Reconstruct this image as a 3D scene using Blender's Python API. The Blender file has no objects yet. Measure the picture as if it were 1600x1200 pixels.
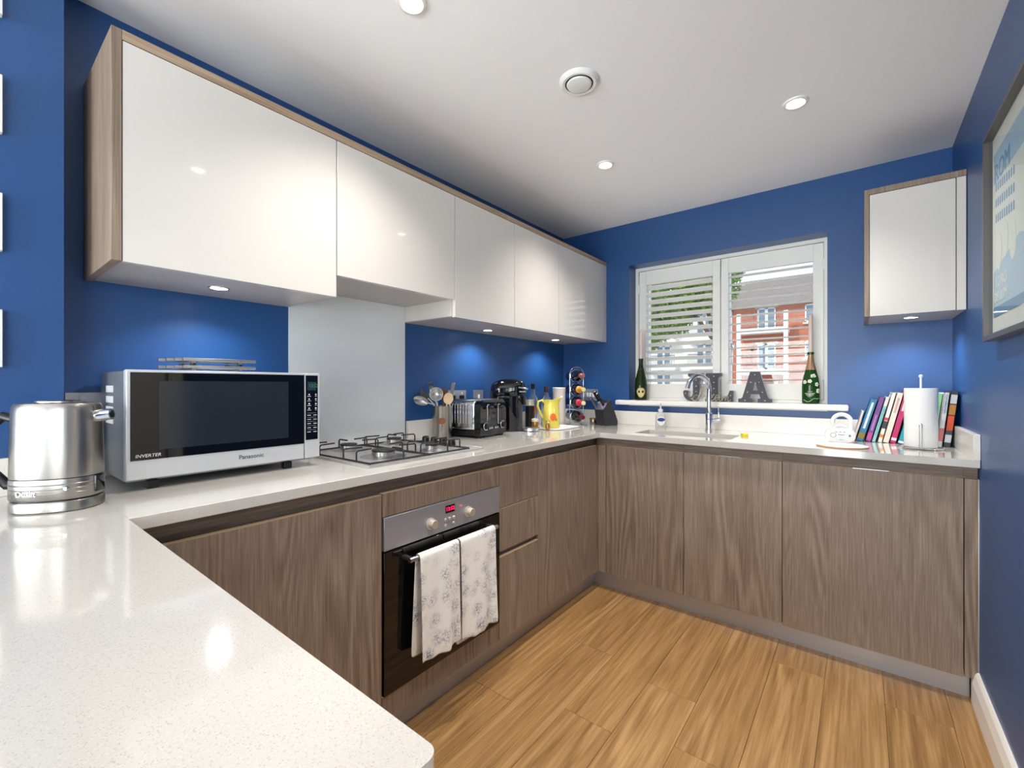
import bpy, bmesh, math, random
from mathutils import Vector, Matrix
from mathutils.geometry import tessellate_polygon
random.seed(7)
SC = bpy.context.scene
COL = SC.collection
R = math.radians

# ------------------------------------------------------------------ camera
cam = bpy.data.cameras.new('camera')
cam.sensor_width = 36.0
cam.lens = 36.0 * 692.525 / 1600.0
cam.shift_y = 1.7188 / 1600.0
cam.clip_start = 0.02
cam.clip_end = 300
cob = bpy.data.objects.new('camera', cam)
COL.objects.link(cob)
cob.location = (1.8659, -3.0426, 1.2217)
cob.rotation_euler = (R(90), 0, R(38.1572))
SC.camera = cob

# ------------------------------------------------------------------ world, sun, daylight
W = bpy.data.worlds.new('sky')
SC.world = W
W.use_nodes = True
nt = W.node_tree
for n in list(nt.nodes):
    nt.nodes.remove(n)
o = nt.nodes.new('ShaderNodeOutputWorld')
bg = nt.nodes.new('ShaderNodeBackground')
tc = nt.nodes.new('ShaderNodeTexCoord')
noi = nt.nodes.new('ShaderNodeTexNoise')
noi.inputs['Scale'].default_value = 2.2
noi.inputs['Detail'].default_value = 6
rmp = nt.nodes.new('ShaderNodeValToRGB')
rmp.color_ramp.elements[0].position = 0.35
rmp.color_ramp.elements[0].color = (0.55, 0.75, 1.0, 1)
rmp.color_ramp.elements[1].position = 0.62
rmp.color_ramp.elements[1].color = (0.95, 0.97, 1.0, 1)
nt.links.new(tc.outputs['Generated'], noi.inputs['Vector'])
nt.links.new(noi.outputs['Fac'], rmp.inputs['Fac'])
nt.links.new(rmp.outputs['Color'], bg.inputs['Color'])
bg.inputs['Strength'].default_value = 1.0
nt.links.new(bg.outputs[0], o.inputs[0])

sun = bpy.data.lights.new('sun', 'SUN')
sun.energy = 1.4
sun.angle = R(2)
sun.color = (1.0, 0.95, 0.88)
so = bpy.data.objects.new('sun', sun)
COL.objects.link(so)
so.rotation_euler = (R(48), 0, R(-25))

def area(name, loc, rot, sx, sy, power, col):
    l = bpy.data.lights.new(name, 'AREA')
    l.shape = 'RECTANGLE'
    l.size = sx
    l.size_y = sy
    l.energy = power
    l.color = col
    ob = bpy.data.objects.new(name, l)
    COL.objects.link(ob)
    ob.location = loc
    ob.rotation_euler = rot
    return ob
# daylight through the glazed doors of the living area behind the camera, plus an added side fill
area('lounge_daylight', (0.35, -6.85, 1.15), (R(90), 0, 0), 3.4, 2.3, 205, (0.95, 0.98, 1.0))
area('lounge_side_fill', (2.60, -4.75, 1.25), (R(90), 0, R(90)), 1.9, 1.9, 45, (0.97, 0.98, 1.0))  # side light added to brighten the left-run cabinet fronts

SC.view_settings.view_transform = 'Standard'
SC.view_settings.look = 'None'
SC.view_settings.gamma = 1.0
SC.view_settings.use_curve_mapping = False
SC.view_settings.exposure = 0.72

# ------------------------------------------------------------------ mesh builder
class B:
    def __init__(s):
        s.bm = bmesh.new()
    def box(s, x0, x1, y0, y1, z0, z1, bev=0.0, seg=2):
        r = bmesh.ops.create_cube(s.bm, size=1.0)
        M = Matrix.Translation(((x0+x1)/2, (y0+y1)/2, (z0+z1)/2)) @ Matrix.Diagonal((abs(x1-x0), abs(y1-y0), abs(z1-z0), 1))
        bmesh.ops.transform(s.bm, matrix=M, verts=r['verts'])
        if bev:
            ed = list({e for v in r['verts'] for e in v.link_edges})
            bmesh.ops.bevel(s.bm, geom=ed, offset=bev, segments=seg, affect='EDGES', profile=0.5)
        return s
    def obox(s, c, ax, ay, az, bev=0.0, seg=2):
        """box given centre and three half-axis vectors"""
        r = bmesh.ops.create_cube(s.bm, size=2.0)
        ax, ay, az = Vector(ax), Vector(ay), Vector(az)
        M = Matrix(((ax.x, ay.x, az.x, c[0]), (ax.y, ay.y, az.y, c[1]), (ax.z, ay.z, az.z, c[2]), (0, 0, 0, 1)))
        bmesh.ops.transform(s.bm, matrix=M, verts=r['verts'])
        if bev:
            ed = list({e for v in r['verts'] for e in v.link_edges})
            bmesh.ops.bevel(s.bm, geom=ed, offset=bev, segments=seg, affect='EDGES', profile=0.5)
        return s
    def rings(s, loops, close=True, cap0=True, cap1=True):
        """skin through a list of point loops"""
        vs = [[s.bm.verts.new(p) for p in lp] for lp in loops]
        n = len(vs[0])
        for a, b in zip(vs[:-1], vs[1:]):
            for i in range(n if close else n-1):
                j = (i+1) % n
                try:
                    s.bm.faces.new((a[i], a[j], b[j], b[i]))
                except ValueError:
                    pass
        if close and cap0:
            s.bm.faces.new(list(reversed(vs[0])))
        if close and cap1:
            s.bm.faces.new(vs[-1])
        return s
    def lathe(s, prof, c=(0, 0, 0), n=28, sx=1.0, sy=1.0, rz=0.0, cap=True):
        loops = []
        for r, z in prof:
            lp = []
            for i in range(n):
                a = 2*math.pi*i/n
                x, y = r*sx*math.cos(a), r*sy*math.sin(a)
                lp.append((c[0]+x*math.cos(rz)-y*math.sin(rz), c[1]+x*math.sin(rz)+y*math.cos(rz), c[2]+z))
            loops.append(lp)
        return s.rings(loops, True, cap, cap)
    def cyl(s, p0, p1, r0, r1=None, n=20):
        return s.tube([p0, p1], [r0, r0 if r1 is None else r1], n)
    def axlathe(s, prof, p0, d, n=24):
        """lathe along direction d from p0; prof = [(r, dist)]"""
        d = Vector(d).normalized()
        u = d.orthogonal().normalized()
        v = d.cross(u)
        p0 = Vector(p0)
        loops = [[p0 + d*t + (u*math.cos(2*math.pi*i/n) + v*math.sin(2*math.pi*i/n))*r for i in range(n)] for r, t in prof]
        return s.rings(loops)
    def tube(s, pts, r, n=10, closed=False):
        pts = [Vector(p) for p in pts]
        m = len(pts)
        rs = r if isinstance(r, (list, tuple)) else [r]*m
        loops = []
        prev = None
        for i, p in enumerate(pts):
            if closed:
                t = (pts[(i+1) % m] - pts[i-1]).normalized()
            else:
                t = (pts[min(i+1, m-1)] - pts[max(i-1, 0)]).normalized()
            if prev is None:
                u = t.orthogonal().normalized()
            else:
                u = (prev - t*prev.dot(t))
                u = u.normalized() if u.length > 1e-6 else t.orthogonal().normalized()
            prev = u
            v = t.cross(u)
            loops.append([p + (u*math.cos(2*math.pi*k/n) + v*math.sin(2*math.pi*k/n))*rs[i] for k in range(n)])
        if closed:
            loops.append(loops[0])
            return s.rings(loops, True, False, False)
        return s.rings(loops)
    def prism(s, poly, o, u, v, w, hole=None):
        """poly in (u, v) extruded along w (a vector)"""
        o, u, v, w = Vector(o), Vector(u), Vector(v), Vector(w)
        a = [s.bm.verts.new(o + u*p[0] + v*p[1]) for p in poly]
        b = [s.bm.verts.new(o + u*p[0] + v*p[1] + w) for p in poly]
        n = len(a)
        for tri in tessellate_polygon([[Vector((p[0], p[1], 0)) for p in poly]]):
            s.bm.faces.new([a[i] for i in tri])
            s.bm.faces.new([b[i] for i in reversed(tri)])
        for i in range(n):
            j = (i+1) % n
            s.bm.faces.new((a[j], a[i], b[i], b[j]))
        return s
    def ball(s, c, r, n=14, sz=1.0):
        rr = bmesh.ops.create_uvsphere(s.bm, u_segments=n, v_segments=max(6, n*2//3), radius=1.0)
        rad = r if isinstance(r, (tuple, list)) else (r, r, r*sz)
        bmesh.ops.transform(s.bm, matrix=Matrix.Translation(c) @ Matrix.Diagonal((*rad, 1)), verts=rr['verts'])
        return s
    def xf(s, M):
        bmesh.ops.transform(s.bm, matrix=M, verts=s.bm.verts)
        return s
    def mesh(s, name):
        bmesh.ops.recalc_face_normals(s.bm, faces=s.bm.faces)
        me = bpy.data.meshes.new(name)
        s.bm.to_mesh(me)
        s.bm.free()
        return me

MX = {}
def finish(me, mat, smooth=True):
    if smooth:
        for p in me.polygons:
            p.use_smooth = True
        me.set_sharp_from_angle(angle=R(38))
        for p in me.polygons:
            if p.area > 0.0035:                  # broad panels stay truly flat
                p.use_smooth = False
    me.materials.append(mat)

def tag(ob, label=None, cat=None, group=None, kind=None):
    if label: ob['label'] = label
    if cat: ob['category'] = cat
    if group: ob['group'] = group
    if kind: ob['kind'] = kind
    return ob

def thing(name, label, cat, loc=(0, 0, 0), rz=0.0, group=None, kind=None):
    e = bpy.data.objects.new(name, None)
    e.empty_display_size = 0.05
    COL.objects.link(e)
    e.location = loc
    e.rotation_euler = (0, 0, rz)
    MX[e] = Matrix.Translation(loc) @ Matrix.Rotation(rz, 4, 'Z')
    return tag(e, label, cat, group, kind)

def add(name, b, mat, parent=None, local=False, label=None, cat=None, group=None, kind=None, smooth=True, base=True):
    me = b if isinstance(b, bpy.types.Mesh) else b.mesh(name)
    finish(me, mat, smooth)
    ob = bpy.data.objects.new(name, me)
    COL.objects.link(ob)
    if parent is not None:
        if not local:
            me.transform(MX[parent].inverted())
        ob.parent = parent
        MX[ob] = MX[parent]
    else:
        MX[ob] = Matrix.Identity(4)
        if base and kind != 'structure' and len(me.vertices):
            xs = [v.co.x for v in me.vertices]; ys = [v.co.y for v in me.vertices]; zs = [v.co.z for v in me.vertices]
            c = Vector(((min(xs)+max(xs))/2, (min(ys)+max(ys))/2, min(zs)))
            me.transform(Matrix.Translation(-c))
            ob.location = c
            MX[ob] = Matrix.Translation(c)
    return tag(ob, label, cat, group, kind)

def kids(o):
    return [c for c in bpy.data.objects if c.parent is o]
def copy_tree(src, loc, rz=0.0, label=None, parent=None):
    c = src.copy()
    COL.objects.link(c)
    if parent is None:
        c.location = loc
        c.rotation_euler = (0, 0, rz)
        MX[c] = Matrix.Translation(loc) @ Matrix.Rotation(rz, 4, 'Z')
        if label: c['label'] = label
    else:
        c.parent = parent
        MX[c] = MX[parent]
    for ch in kids(src):
        copy_tree(ch, None, parent=c)
    return c

def textmesh(s, size, loc, xd, yd, extrude=0.0004, ax='CENTER', ay='CENTER', squash=1.0):
    cu = bpy.data.curves.new('t', 'FONT')
    cu.body = s
    cu.size = size
    cu.extrude = extrude
    cu.align_x = ax
    cu.align_y = ay
    cu.resolution_u = 3
    to = bpy.data.objects.new('t', cu)
    me = bpy.data.meshes.new_from_object(to)
    bpy.data.objects.remove(to)
    xd, yd = Vector(xd).normalized()*squash, Vector(yd).normalized()
    zd = xd.cross(yd).normalized()
    M = Matrix(((xd.x, yd.x, zd.x, loc[0]), (xd.y, yd.y, zd.y, loc[1]), (xd.z, yd.z, zd.z, loc[2]), (0, 0, 0, 1)))
    me.transform(M)
    return me
def text(name, s, size, loc, xd, yd, mat, parent, local=False, **k):
    me = textmesh(s, size, loc, xd, yd, **k)
    me.materials.clear()
    return add(name, me, mat, parent, local=local, smooth=False)

# ------------------------------------------------------------------ materials
def lin(c):
    return tuple(((v/255.0)/12.92 if v/255.0 <= 0.04045 else ((v/255.0+0.055)/1.055)**2.4) for v in c[:3]) + (1.0,)

def base_mat(name):
    m = bpy.data.materials.new(name)
    m.use_nodes = True
    return m, m.node_tree, m.node_tree.nodes['Principled BSDF']

def mat(name, col, rough=0.5, metal=0.0, spec=0.5, coat=0.0, emit=None, estr=0.0, trans=0.0, ior=1.45, bump=0.0, bscale=200.0):
    m, t, p = base_mat(name)
    p.inputs['Base Color'].default_value = lin(col)
    p.inputs['Roughness'].default_value = rough
    p.inputs['Metallic'].default_value = metal
    p.inputs['Specular IOR Level'].default_value = spec
    p.inputs['Coat Weight'].default_value = coat
    p.inputs['Coat Roughness'].default_value = 0.03
    p.inputs['IOR'].default_value = ior
    p.inputs['Transmission Weight'].default_value = trans
    if emit:
        p.inputs['Emission Color'].default_value = lin(emit)
        p.inputs['Emission Strength'].default_value = estr
    if bump:
        tcn = t.nodes.new('ShaderNodeTexCoord')
        n = t.nodes.new('ShaderNodeTexNoise')
        n.inputs['Scale'].default_value = bscale
        n.inputs['Detail'].default_value = 4
        b = t.nodes.new('ShaderNodeBump')
        b.inputs['Strength'].default_value = bump
        b.inputs['Distance'].default_value = 0.002
        t.links.new(tcn.outputs['Object'], n.inputs['Vector'])
        t.links.new(n.outputs['Fac'], b.inputs['Height'])
        t.links.new(b.outputs['Normal'], p.inputs['Normal'])
    return m

def wood(name, stops, stretch, rough=0.45, ring=16.0, spec=0.4, bump=0.12, rings_amt=0.5, fibre=1.0, tone=0.0, lowfreq=(1, 1, 1)):
    """stops: colours dark->light; stretch: mapping scale of the fibres (small along the grain)"""
    m, t, p = base_mat(name)
    L = t.links.new
    tcn = t.nodes.new('ShaderNodeTexCoord')
    oi = t.nodes.new('ShaderNodeObjectInfo')
    mul = t.nodes.new('ShaderNodeMath'); mul.operation = 'MULTIPLY'; mul.inputs[1].default_value = 37.0
    L(oi.outputs['Random'], mul.inputs[0])
    cmb = t.nodes.new('ShaderNodeCombineXYZ')
    for i in range(3):
        L(mul.outputs[0], cmb.inputs[i])
    addv = t.nodes.new('ShaderNodeVectorMath'); addv.operation = 'ADD'
    L(tcn.outputs['Object'], addv.inputs[0]); L(cmb.outputs[0], addv.inputs[1])
    mp = t.nodes.new('ShaderNodeMapping'); mp.inputs['Scale'].default_value = stretch
    L(addv.outputs[0], mp.inputs['Vector'])
    n1 = t.nodes.new('ShaderNodeTexNoise'); n1.inputs['Scale'].default_value = 1.0; n1.inputs['Detail'].default_value = 7
    n1.inputs['Roughness'].default_value = 0.7; n1.inputs['Distortion'].default_value = 0.3
    L(mp.outputs[0], n1.inputs['Vector'])
    mp2 = t.nodes.new('ShaderNodeMapping'); mp2.inputs['Scale'].default_value = lowfreq
    L(addv.outputs[0], mp2.inputs['Vector'])
    n2 = t.nodes.new('ShaderNodeTexNoise'); n2.inputs['Scale'].default_value = 1.0; n2.inputs['Detail'].default_value = 2
    n2.inputs['Roughness'].default_value = 0.4
    L(mp2.outputs[0], n2.inputs['Vector'])
    k = t.nodes.new('ShaderNodeMath'); k.operation = 'MULTIPLY'; k.inputs[1].default_value = ring*6.283
    L(n2.outputs['Fac'], k.inputs[0])
    sn = t.nodes.new('ShaderNodeMath'); sn.operation = 'SINE'
    L(k.outputs[0], sn.inputs[0])
    # rings fade in and out over the board
    n3 = t.nodes.new('ShaderNodeTexNoise'); n3.inputs['Scale'].default_value = 2.3; n3.inputs['Detail'].default_value = 1
    L(mp2.outputs[0], n3.inputs['Vector'])
    mk = t.nodes.new('ShaderNodeMapRange'); mk.inputs['From Min'].default_value = 0.42; mk.inputs['From Max'].default_value = 0.62
    L(n3.outputs['Fac'], mk.inputs['Value'])
    rg = t.nodes.new('ShaderNodeMath'); rg.operation = 'MULTIPLY'
    L(sn.outputs[0], rg.inputs[0]); L(mk.outputs[0], rg.inputs[1])
    fb = t.nodes.new('ShaderNodeMath'); fb.operation = 'MULTIPLY_ADD'; fb.inputs[1].default_value = fibre; fb.inputs[2].default_value = 0.5*(1-fibre)
    L(n1.outputs['Fac'], fb.inputs[0])
    m1 = t.nodes.new('ShaderNodeMath'); m1.operation = 'MULTIPLY_ADD'; m1.inputs[1].default_value = 0.16*rings_amt
    L(rg.outputs[0], m1.inputs[0]); L(fb.outputs[0], m1.inputs[2])
    tm = t.nodes.new('ShaderNodeMath'); tm.operation = 'MULTIPLY_ADD'; tm.inputs[1].default_value = tone; 
    ofs = t.nodes.new('ShaderNodeMath'); ofs.operation = 'SUBTRACT'; ofs.inputs[1].default_value = 0.5
    L(oi.outputs['Random'], ofs.inputs[0]); L(ofs.outputs[0], tm.inputs[0]); L(m1.outputs[0], tm.inputs[2])
    rp = t.nodes.new('ShaderNodeValToRGB')
    e = rp.color_ramp.elements
    pos = [0.30, 0.50, 0.70]
    e[0].position = pos[0]; e[0].color = lin(stops[0])
    e[1].position = pos[2]; e[1].color = lin(stops[2])
    x = e.new(pos[1]); x.color = lin(stops[1])
    L(tm.outputs[0], rp.inputs['Fac'])
    L(rp.outputs['Color'], p.inputs['Base Color'])
    p.inputs['Roughness'].default_value = rough
    p.inputs['Specular IOR Level'].default_value = spec
    if bump:
        b = t.nodes.new('ShaderNodeBump'); b.inputs['Strength'].default_value = bump; b.inputs['Distance'].default_value = 0.001
        L(n1.outputs['Fac'], b.inputs['Height']); L(b.outputs['Normal'], p.inputs['Normal'])
    return m

def speckle(name, col, flecks, rough, scale=260.0, coat=0.0):
    m, t, p = base_mat(name)
    L = t.links.new
    tcn = t.nodes.new('ShaderNodeTexCoord')
    vo = t.nodes.new('ShaderNodeTexVoronoi'); vo.inputs['Scale'].default_value = scale
    L(tcn.outputs['Object'], vo.inputs['Vector'])
    sep = t.nodes.new('ShaderNodeSeparateColor')
    L(vo.outputs['Color'], sep.inputs[0])
    rp = t.nodes.new('ShaderNodeValToRGB')
    rp.color_ramp.interpolation = 'CONSTANT'
    e = rp.color_ramp.elements
    e[0].position = 0.0; e[0].color = lin(flecks[0])
    e[1].position = 0.06; e[1].color = lin(col)
    x = e.new(0.80); x.color = lin(flecks[1])
    x = e.new(0.9); x.color = lin(tuple(min(255, c+6) for c in col))
    L(sep.outputs[0], rp.inputs['Fac'])
    n = t.nodes.new('ShaderNodeTexNoise'); n.inputs['Scale'].default_value = 14
    L(tcn.outputs['Object'], n.inputs['Vector'])
    L(rp.outputs['Color'], p.inputs['Base Color'])
    p.inputs['Roughness'].default_value = rough
    p.inputs['Coat Weight'].default_value = coat
    p.inputs['Coat Roughness'].default_value = 0.04
    return m

def brushed(name, col, stretch, rough=0.3, bump=0.15, metal=1.0):
    m, t, p = base_mat(name)
    L = t.links.new
    tcn = t.nodes.new('ShaderNodeTexCoord')
    mp = t.nodes.new('ShaderNodeMapping'); mp.inputs['Scale'].default_value = stretch
    L(tcn.outputs['Object'], mp.inputs['Vector'])
    n = t.nodes.new('ShaderNodeTexNoise'); n.inputs['Scale'].default_value = 1; n.inputs['Detail'].default_value = 3
    L(mp.outputs[0], n.inputs['Vector'])
    rr = t.nodes.new('ShaderNodeMapRange'); rr.inputs['To Min'].default_value = rough*0.75; rr.inputs['To Max'].default_value = rough*1.3
    L(n.outputs['Fac'], rr.inputs['Value']); L(rr.outputs[0], p.inputs['Roughness'])
    b = t.nodes.new('ShaderNodeBump'); b.inputs['Strength'].default_value = bump; b.inputs['Distance'].default_value = 0.0006
    L(n.outputs['Fac'], b.inputs['Height']); L(b.outputs['Normal'], p.inputs['Normal'])
    p.inputs['Base Color'].default_value = lin(col)
    p.inputs['Metallic'].default_value = metal
    return m

def clear_glass(name, tint, edge=0.8):
    m = bpy.data.materials.new(name)
    m.use_nodes = True
    t = m.node_tree
    t.nodes.clear()
    L = t.links.new
    out = t.nodes.new('ShaderNodeOutputMaterial')
    mx = t.nodes.new('ShaderNodeMixShader')
    tr = t.nodes.new('ShaderNodeBsdfTransparent'); tr.inputs[0].default_value = lin(tint)
    gl = t.nodes.new('ShaderNodeBsdfGlossy'); gl.inputs['Roughness'].default_value = 0.02
    lw = t.nodes.new('ShaderNodeLayerWeight')
    pw = t.nodes.new('ShaderNodeMath'); pw.operation = 'POWER'; pw.inputs[1].default_value = 5.0
    fr = t.nodes.new('ShaderNodeMath'); fr.operation = 'MULTIPLY_ADD'; fr.inputs[1].default_value = edge; fr.inputs[2].default_value = 0.03
    L(lw.outputs['Facing'], pw.inputs[0]); L(pw.outputs[0], fr.inputs[0])
    L(fr.outputs[0], mx.inputs[0]); L(tr.outputs[0], mx.inputs[1]); L(gl.outputs[0], mx.inputs[2]); L(mx.outputs[0], out.inputs[0])
    return m

def blotch(name, base, ink, scale=18.0, fine=130.0, rough=0.9):
    """cloth with clustered line-drawn floral print"""
    m, t, p = base_mat(name)
    L = t.links.new
    tcn = t.nodes.new('ShaderNodeTexCoord')
    v = t.nodes.new('ShaderNodeTexVoronoi'); v.inputs['Scale'].default_value = scale
    L(tcn.outputs['Object'], v.inputs['Vector'])
    c = t.nodes.new('ShaderNodeMapRange'); c.inputs['From Min'].default_value = 0.15; c.inputs['From Max'].default_value = 0.62
    c.inputs['To Min'].default_value = 1.0; c.inputs['To Max'].default_value = 0.0
    L(v.outputs['Distance'], c.inputs['Value'])
    n = t.nodes.new('ShaderNodeTexNoise'); n.inputs['Scale'].default_value = fine; n.inputs['Detail'].default_value = 3; n.inputs['Distortion'].default_value = 1.5
    L(tcn.outputs['Object'], n.inputs['Vector'])
    s = t.nodes.new('ShaderNodeMapRange'); s.inputs['From Min'].default_value = 0.44; s.inputs['From Max'].default_value = 0.60
    L(n.outputs['Fac'], s.inputs['Value'])
    mu = t.nodes.new('ShaderNodeMath'); mu.operation = 'MULTIPLY'
    L(c.outputs[0], mu.inputs[0]); L(s.outputs[0], mu.inputs[1])
    mx = t.nodes.new('ShaderNodeMix'); mx.data_type = 'RGBA'
    mx.inputs['A'].default_value = lin(base); mx.inputs['B'].default_value = lin(ink)
    L(mu.outputs[0], mx.inputs['Factor']); L(mx.outputs['Result'], p.inputs['Base Color'])
    p.inputs['Roughness'].default_value = rough
    p.inputs['Specular IOR Level'].default_value = 0.1
    return m

def brickmat(name):
    m, t, p = base_mat(name)
    L = t.links.new
    tcn = t.nodes.new('ShaderNodeTexCoord')
    sp = t.nodes.new('ShaderNodeSeparateXYZ'); cb = t.nodes.new('ShaderNodeCombineXYZ')
    L(tcn.outputs['Object'], sp.inputs[0]); L(sp.outputs[0], cb.inputs[0]); L(sp.outputs[2], cb.inputs[1])
    br = t.nodes.new('ShaderNodeTexBrick')
    br.inputs['Scale'].default_value = 1.0
    br.inputs['Brick Width'].default_value = 0.25
    br.inputs['Row Height'].default_value = 0.085
    br.inputs['Mortar Size'].default_value = 0.008
    br.inputs['Color1'].default_value = lin((178, 92, 62)); br.inputs['Color2'].default_value = lin((194, 110, 78)); br.inputs['Mortar'].default_value = lin((196, 146, 122))
    L(cb.outputs[0], br.inputs['Vector']); L(br.outputs['Color'], p.inputs['Base Color'])
    p.inputs['Roughness'].default_value = 0.9
    return m

M = {}
M['blue'] = mat('blue_wall_paint', (33, 77, 132), 0.38, spec=0.65, bump=0.10, bscale=160)
M['white_paint'] = mat('white_ceiling_paint', (247, 247, 247), 0.85, spec=0.2)
M['satin'] = mat('white_satin_paint', (238, 236, 230), 0.35)
M['gloss'] = mat('cream_gloss_door', (218, 214, 207), 0.07, spec=0.5, coat=0.3)
M['carcass'] = mat('pale_cabinet_carcass', (206, 200, 192), 0.45)
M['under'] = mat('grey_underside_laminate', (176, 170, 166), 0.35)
M['oak'] = wood('grey_brown_oak', [(96, 79, 64), (143, 124, 107), (178, 160, 143)], (170, 170, 6.0), rough=0.40, ring=24, rings_amt=0.42, fibre=0.5, lowfreq=(3.6, 3.6, 0.45), tone=0.05)
M['oak_h'] = wood('grey_brown_oak_rail', [(98, 84, 73), (124, 108, 96), (146, 130, 117)], (5, 5, 120), rough=0.5, ring=5, rings_amt=0.3, lowfreq=(0.8, 0.8, 8))
M['oak_l'] = wood('pale_oak_panel', [(112, 95, 80), (137, 119, 102), (158, 140, 122)], (150, 150, 3.5), rough=0.5, ring=6, rings_amt=0.3, lowfreq=(5, 5, 0.5))
M['oak_lh'] = wood('pale_oak_cornice', [(140, 116, 92), (172, 149, 124), (190, 168, 144)], (150, 3.5, 150), rough=0.5, ring=6, rings_amt=0.3, lowfreq=(5, 0.5, 5))
M['edge'] = mat('light_edge_band', (196, 172, 138), 0.5)
M['floor'] = wood('oak_floor_plank', [(112, 80, 44), (156, 118, 74), (188, 150, 102)], (60, 2.0, 60), rough=0.36, ring=20, rings_amt=0.5, fibre=0.75, lowfreq=(4.0, 0.40, 4.0), tone=0.07, bump=0.06)
M['subfloor'] = mat('dark_floor_joint', (70, 48, 26), 0.9)
M['quartz'] = speckle('white_quartz', (202, 198, 191), [(186, 180, 172), (197, 192, 184)], 0.10, 800, coat=0.5)
M['quartz_b'] = speckle('white_quartz_upstand', (230, 226, 218), [(216, 210, 201), (226, 221, 213)], 0.2, 700)
M['plinth'] = brushed('brushed_aluminium', (196, 197, 201), (6, 6, 400), 0.38, metal=0.8)
M['steel'] = brushed('brushed_steel', (158, 154, 148), (260, 260, 5), 0.30)
M['steel_h'] = brushed('brushed_steel_panel', (178, 180, 186), (8, 8, 420), 0.36, metal=0.65)
M['hob'] = brushed('hob_steel', (206, 204, 200), (30, 300, 30), 0.34, 0.08, metal=0.8)
M['chrome'] = mat('chrome', (225, 226, 230), 0.06, metal=1.0)
M['satin_steel'] = mat('satin_steel', (190, 188, 184), 0.3, metal=1.0)
M['tin'] = mat('dull_tin', (168, 162, 152), 0.27, metal=1.0, bump=0.06, bscale=90)
M['black'] = mat('black_plastic', (20, 20, 22), 0.35)
M['black_gloss'] = mat('black_gloss', (10, 10, 14), 0.06, coat=0.4)
M['black_glass'] = mat('black_oven_glass', (9, 8, 7), 0.04, spec=0.6)
M['iron'] = mat('dark_cast_iron', (38, 34, 32), 0.55)
M['silver'] = mat('silver_plastic', (206, 208, 210), 0.32, metal=0.35)
M['mwgrey'] = mat('microwave_grey_case', (150, 154, 158), 0.32, metal=0.6)
M['whitep'] = mat('white_plastic', (236, 236, 234), 0.35)
M['white_gl'] = mat('white_glass_splashback', (222, 226, 227), 0.10, coat=0.3)
M['lamp'] = mat('lamp_lens', (255, 250, 240), 0.4, emit=(255, 244, 226), estr=9.0)
M['lamp_w'] = mat('cabinet_lamp_lens', (255, 255, 255), 0.4, emit=(246, 248, 255), estr=9.0)
M['red_led'] = mat('red_led', (90, 0, 10), 0.4, emit=(255, 20, 70), estr=3.0)
M['green_led'] = mat('green_led', (0, 60, 20), 0.4, emit=(60, 170, 80), estr=0.35)
M['lcd'] = mat('dark_lcd', (38, 52, 66), 0.2)
M['print_w'] = mat('white_print', (215, 215, 215), 0.5)
M['print_g'] = mat('grey_print', (120, 120, 122), 0.5)
M['print_k'] = mat('black_print', (30, 30, 34), 0.5)
M['picture_glass'] = clear_glass('picture_glass', (250, 252, 252), edge=0.25)
M['pane'] = clear_glass('window_pane', (250, 252, 252))

# ------------------------------------------------------------------ room shell
RW, CH = 2.2214, 2.3897          # right wall, ceiling height
YR = -6.5                        # rear wall of the living area
LX = -2.0                        # left wall of the living area
CT, CB = 0.9392, 0.9094          # worktop top and underside

fl = add('floor', B().box(LX, RW, YR, 0, -0.12, -0.004), M['subfloor'], kind='structure')
def planks():
    w = 0.19
    fixed = {0: -1.188, 2: -1.265, 4: -0.787, 6: -0.826, -1: -1.697}
    L = 1.28
    i = -15
    while 0.80 + w*i < RW:
        x0 = max(LX, 0.80 + w*i)
        x1 = min(RW, 0.80 + w*(i+1))
        if x1 - x0 < 0.01:
            i += 1
            continue
        j = fixed.get(i, -1.0 - ((i*0.47) % 1.0)*L)
        ys = [j]
        while ys[-1] - L > YR: ys.append(ys[-1] - L)
        ys = [y for y in [j + L] + ys if y < -0.02]
        cuts = [0.0] + ys + [YR]
        for a, b in zip(cuts[:-1], cuts[1:]):
            if a - b < 0.02: continue
            g = 0.0005
            me = B().box(x0+g-(x0+x1)/2, x1-g-(x0+x1)/2, -(a-b)/2+g, (a-b)/2-g, -0.010, 0.0, bev=0.0008, seg=1)
            ob = add('plank', me, M['floor'], fl, local=True, smooth=False)
            ob.location = ((x0+x1)/2, (a+b)/2, 0)
        i += 1
planks()

add('ceiling', B().box(LX-0.2, RW+0.2, YR-0.2, 0.3, CH, CH+0.15), M['white_paint'], kind='structure')
add('wall_left', B().box(-0.25, 0, -2.845, 0.3, -0.1, CH), M['blue'], kind='structure')
add('wall_left_pier', B().box(-0.25, 0.14, -3.75, -2.845, -0.1, CH), M['blue'], kind='structure')
add('wall_lounge_left', B().box(LX-0.15, LX, YR, -3.6, -0.1, CH).box(LX, -0.25, -3.75, -3.6, -0.1, CH), M['blue'], kind='structure')
# back wall with the window opening
wx0, wx1, wz0, wz1 = 0.552, 1.721, 1.075, 2.083
add('wall_back', B().box(-0.25, wx0, 0, 0.3, -0.1, CH).box(wx1, RW+0.2, 0, 0.3, -0.1, CH).box(wx0, wx1, 0, 0.3, -0.1, wz0).box(wx0, wx1, 0, 0.3, wz1, CH), M['blue'], kind='structure')
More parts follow.
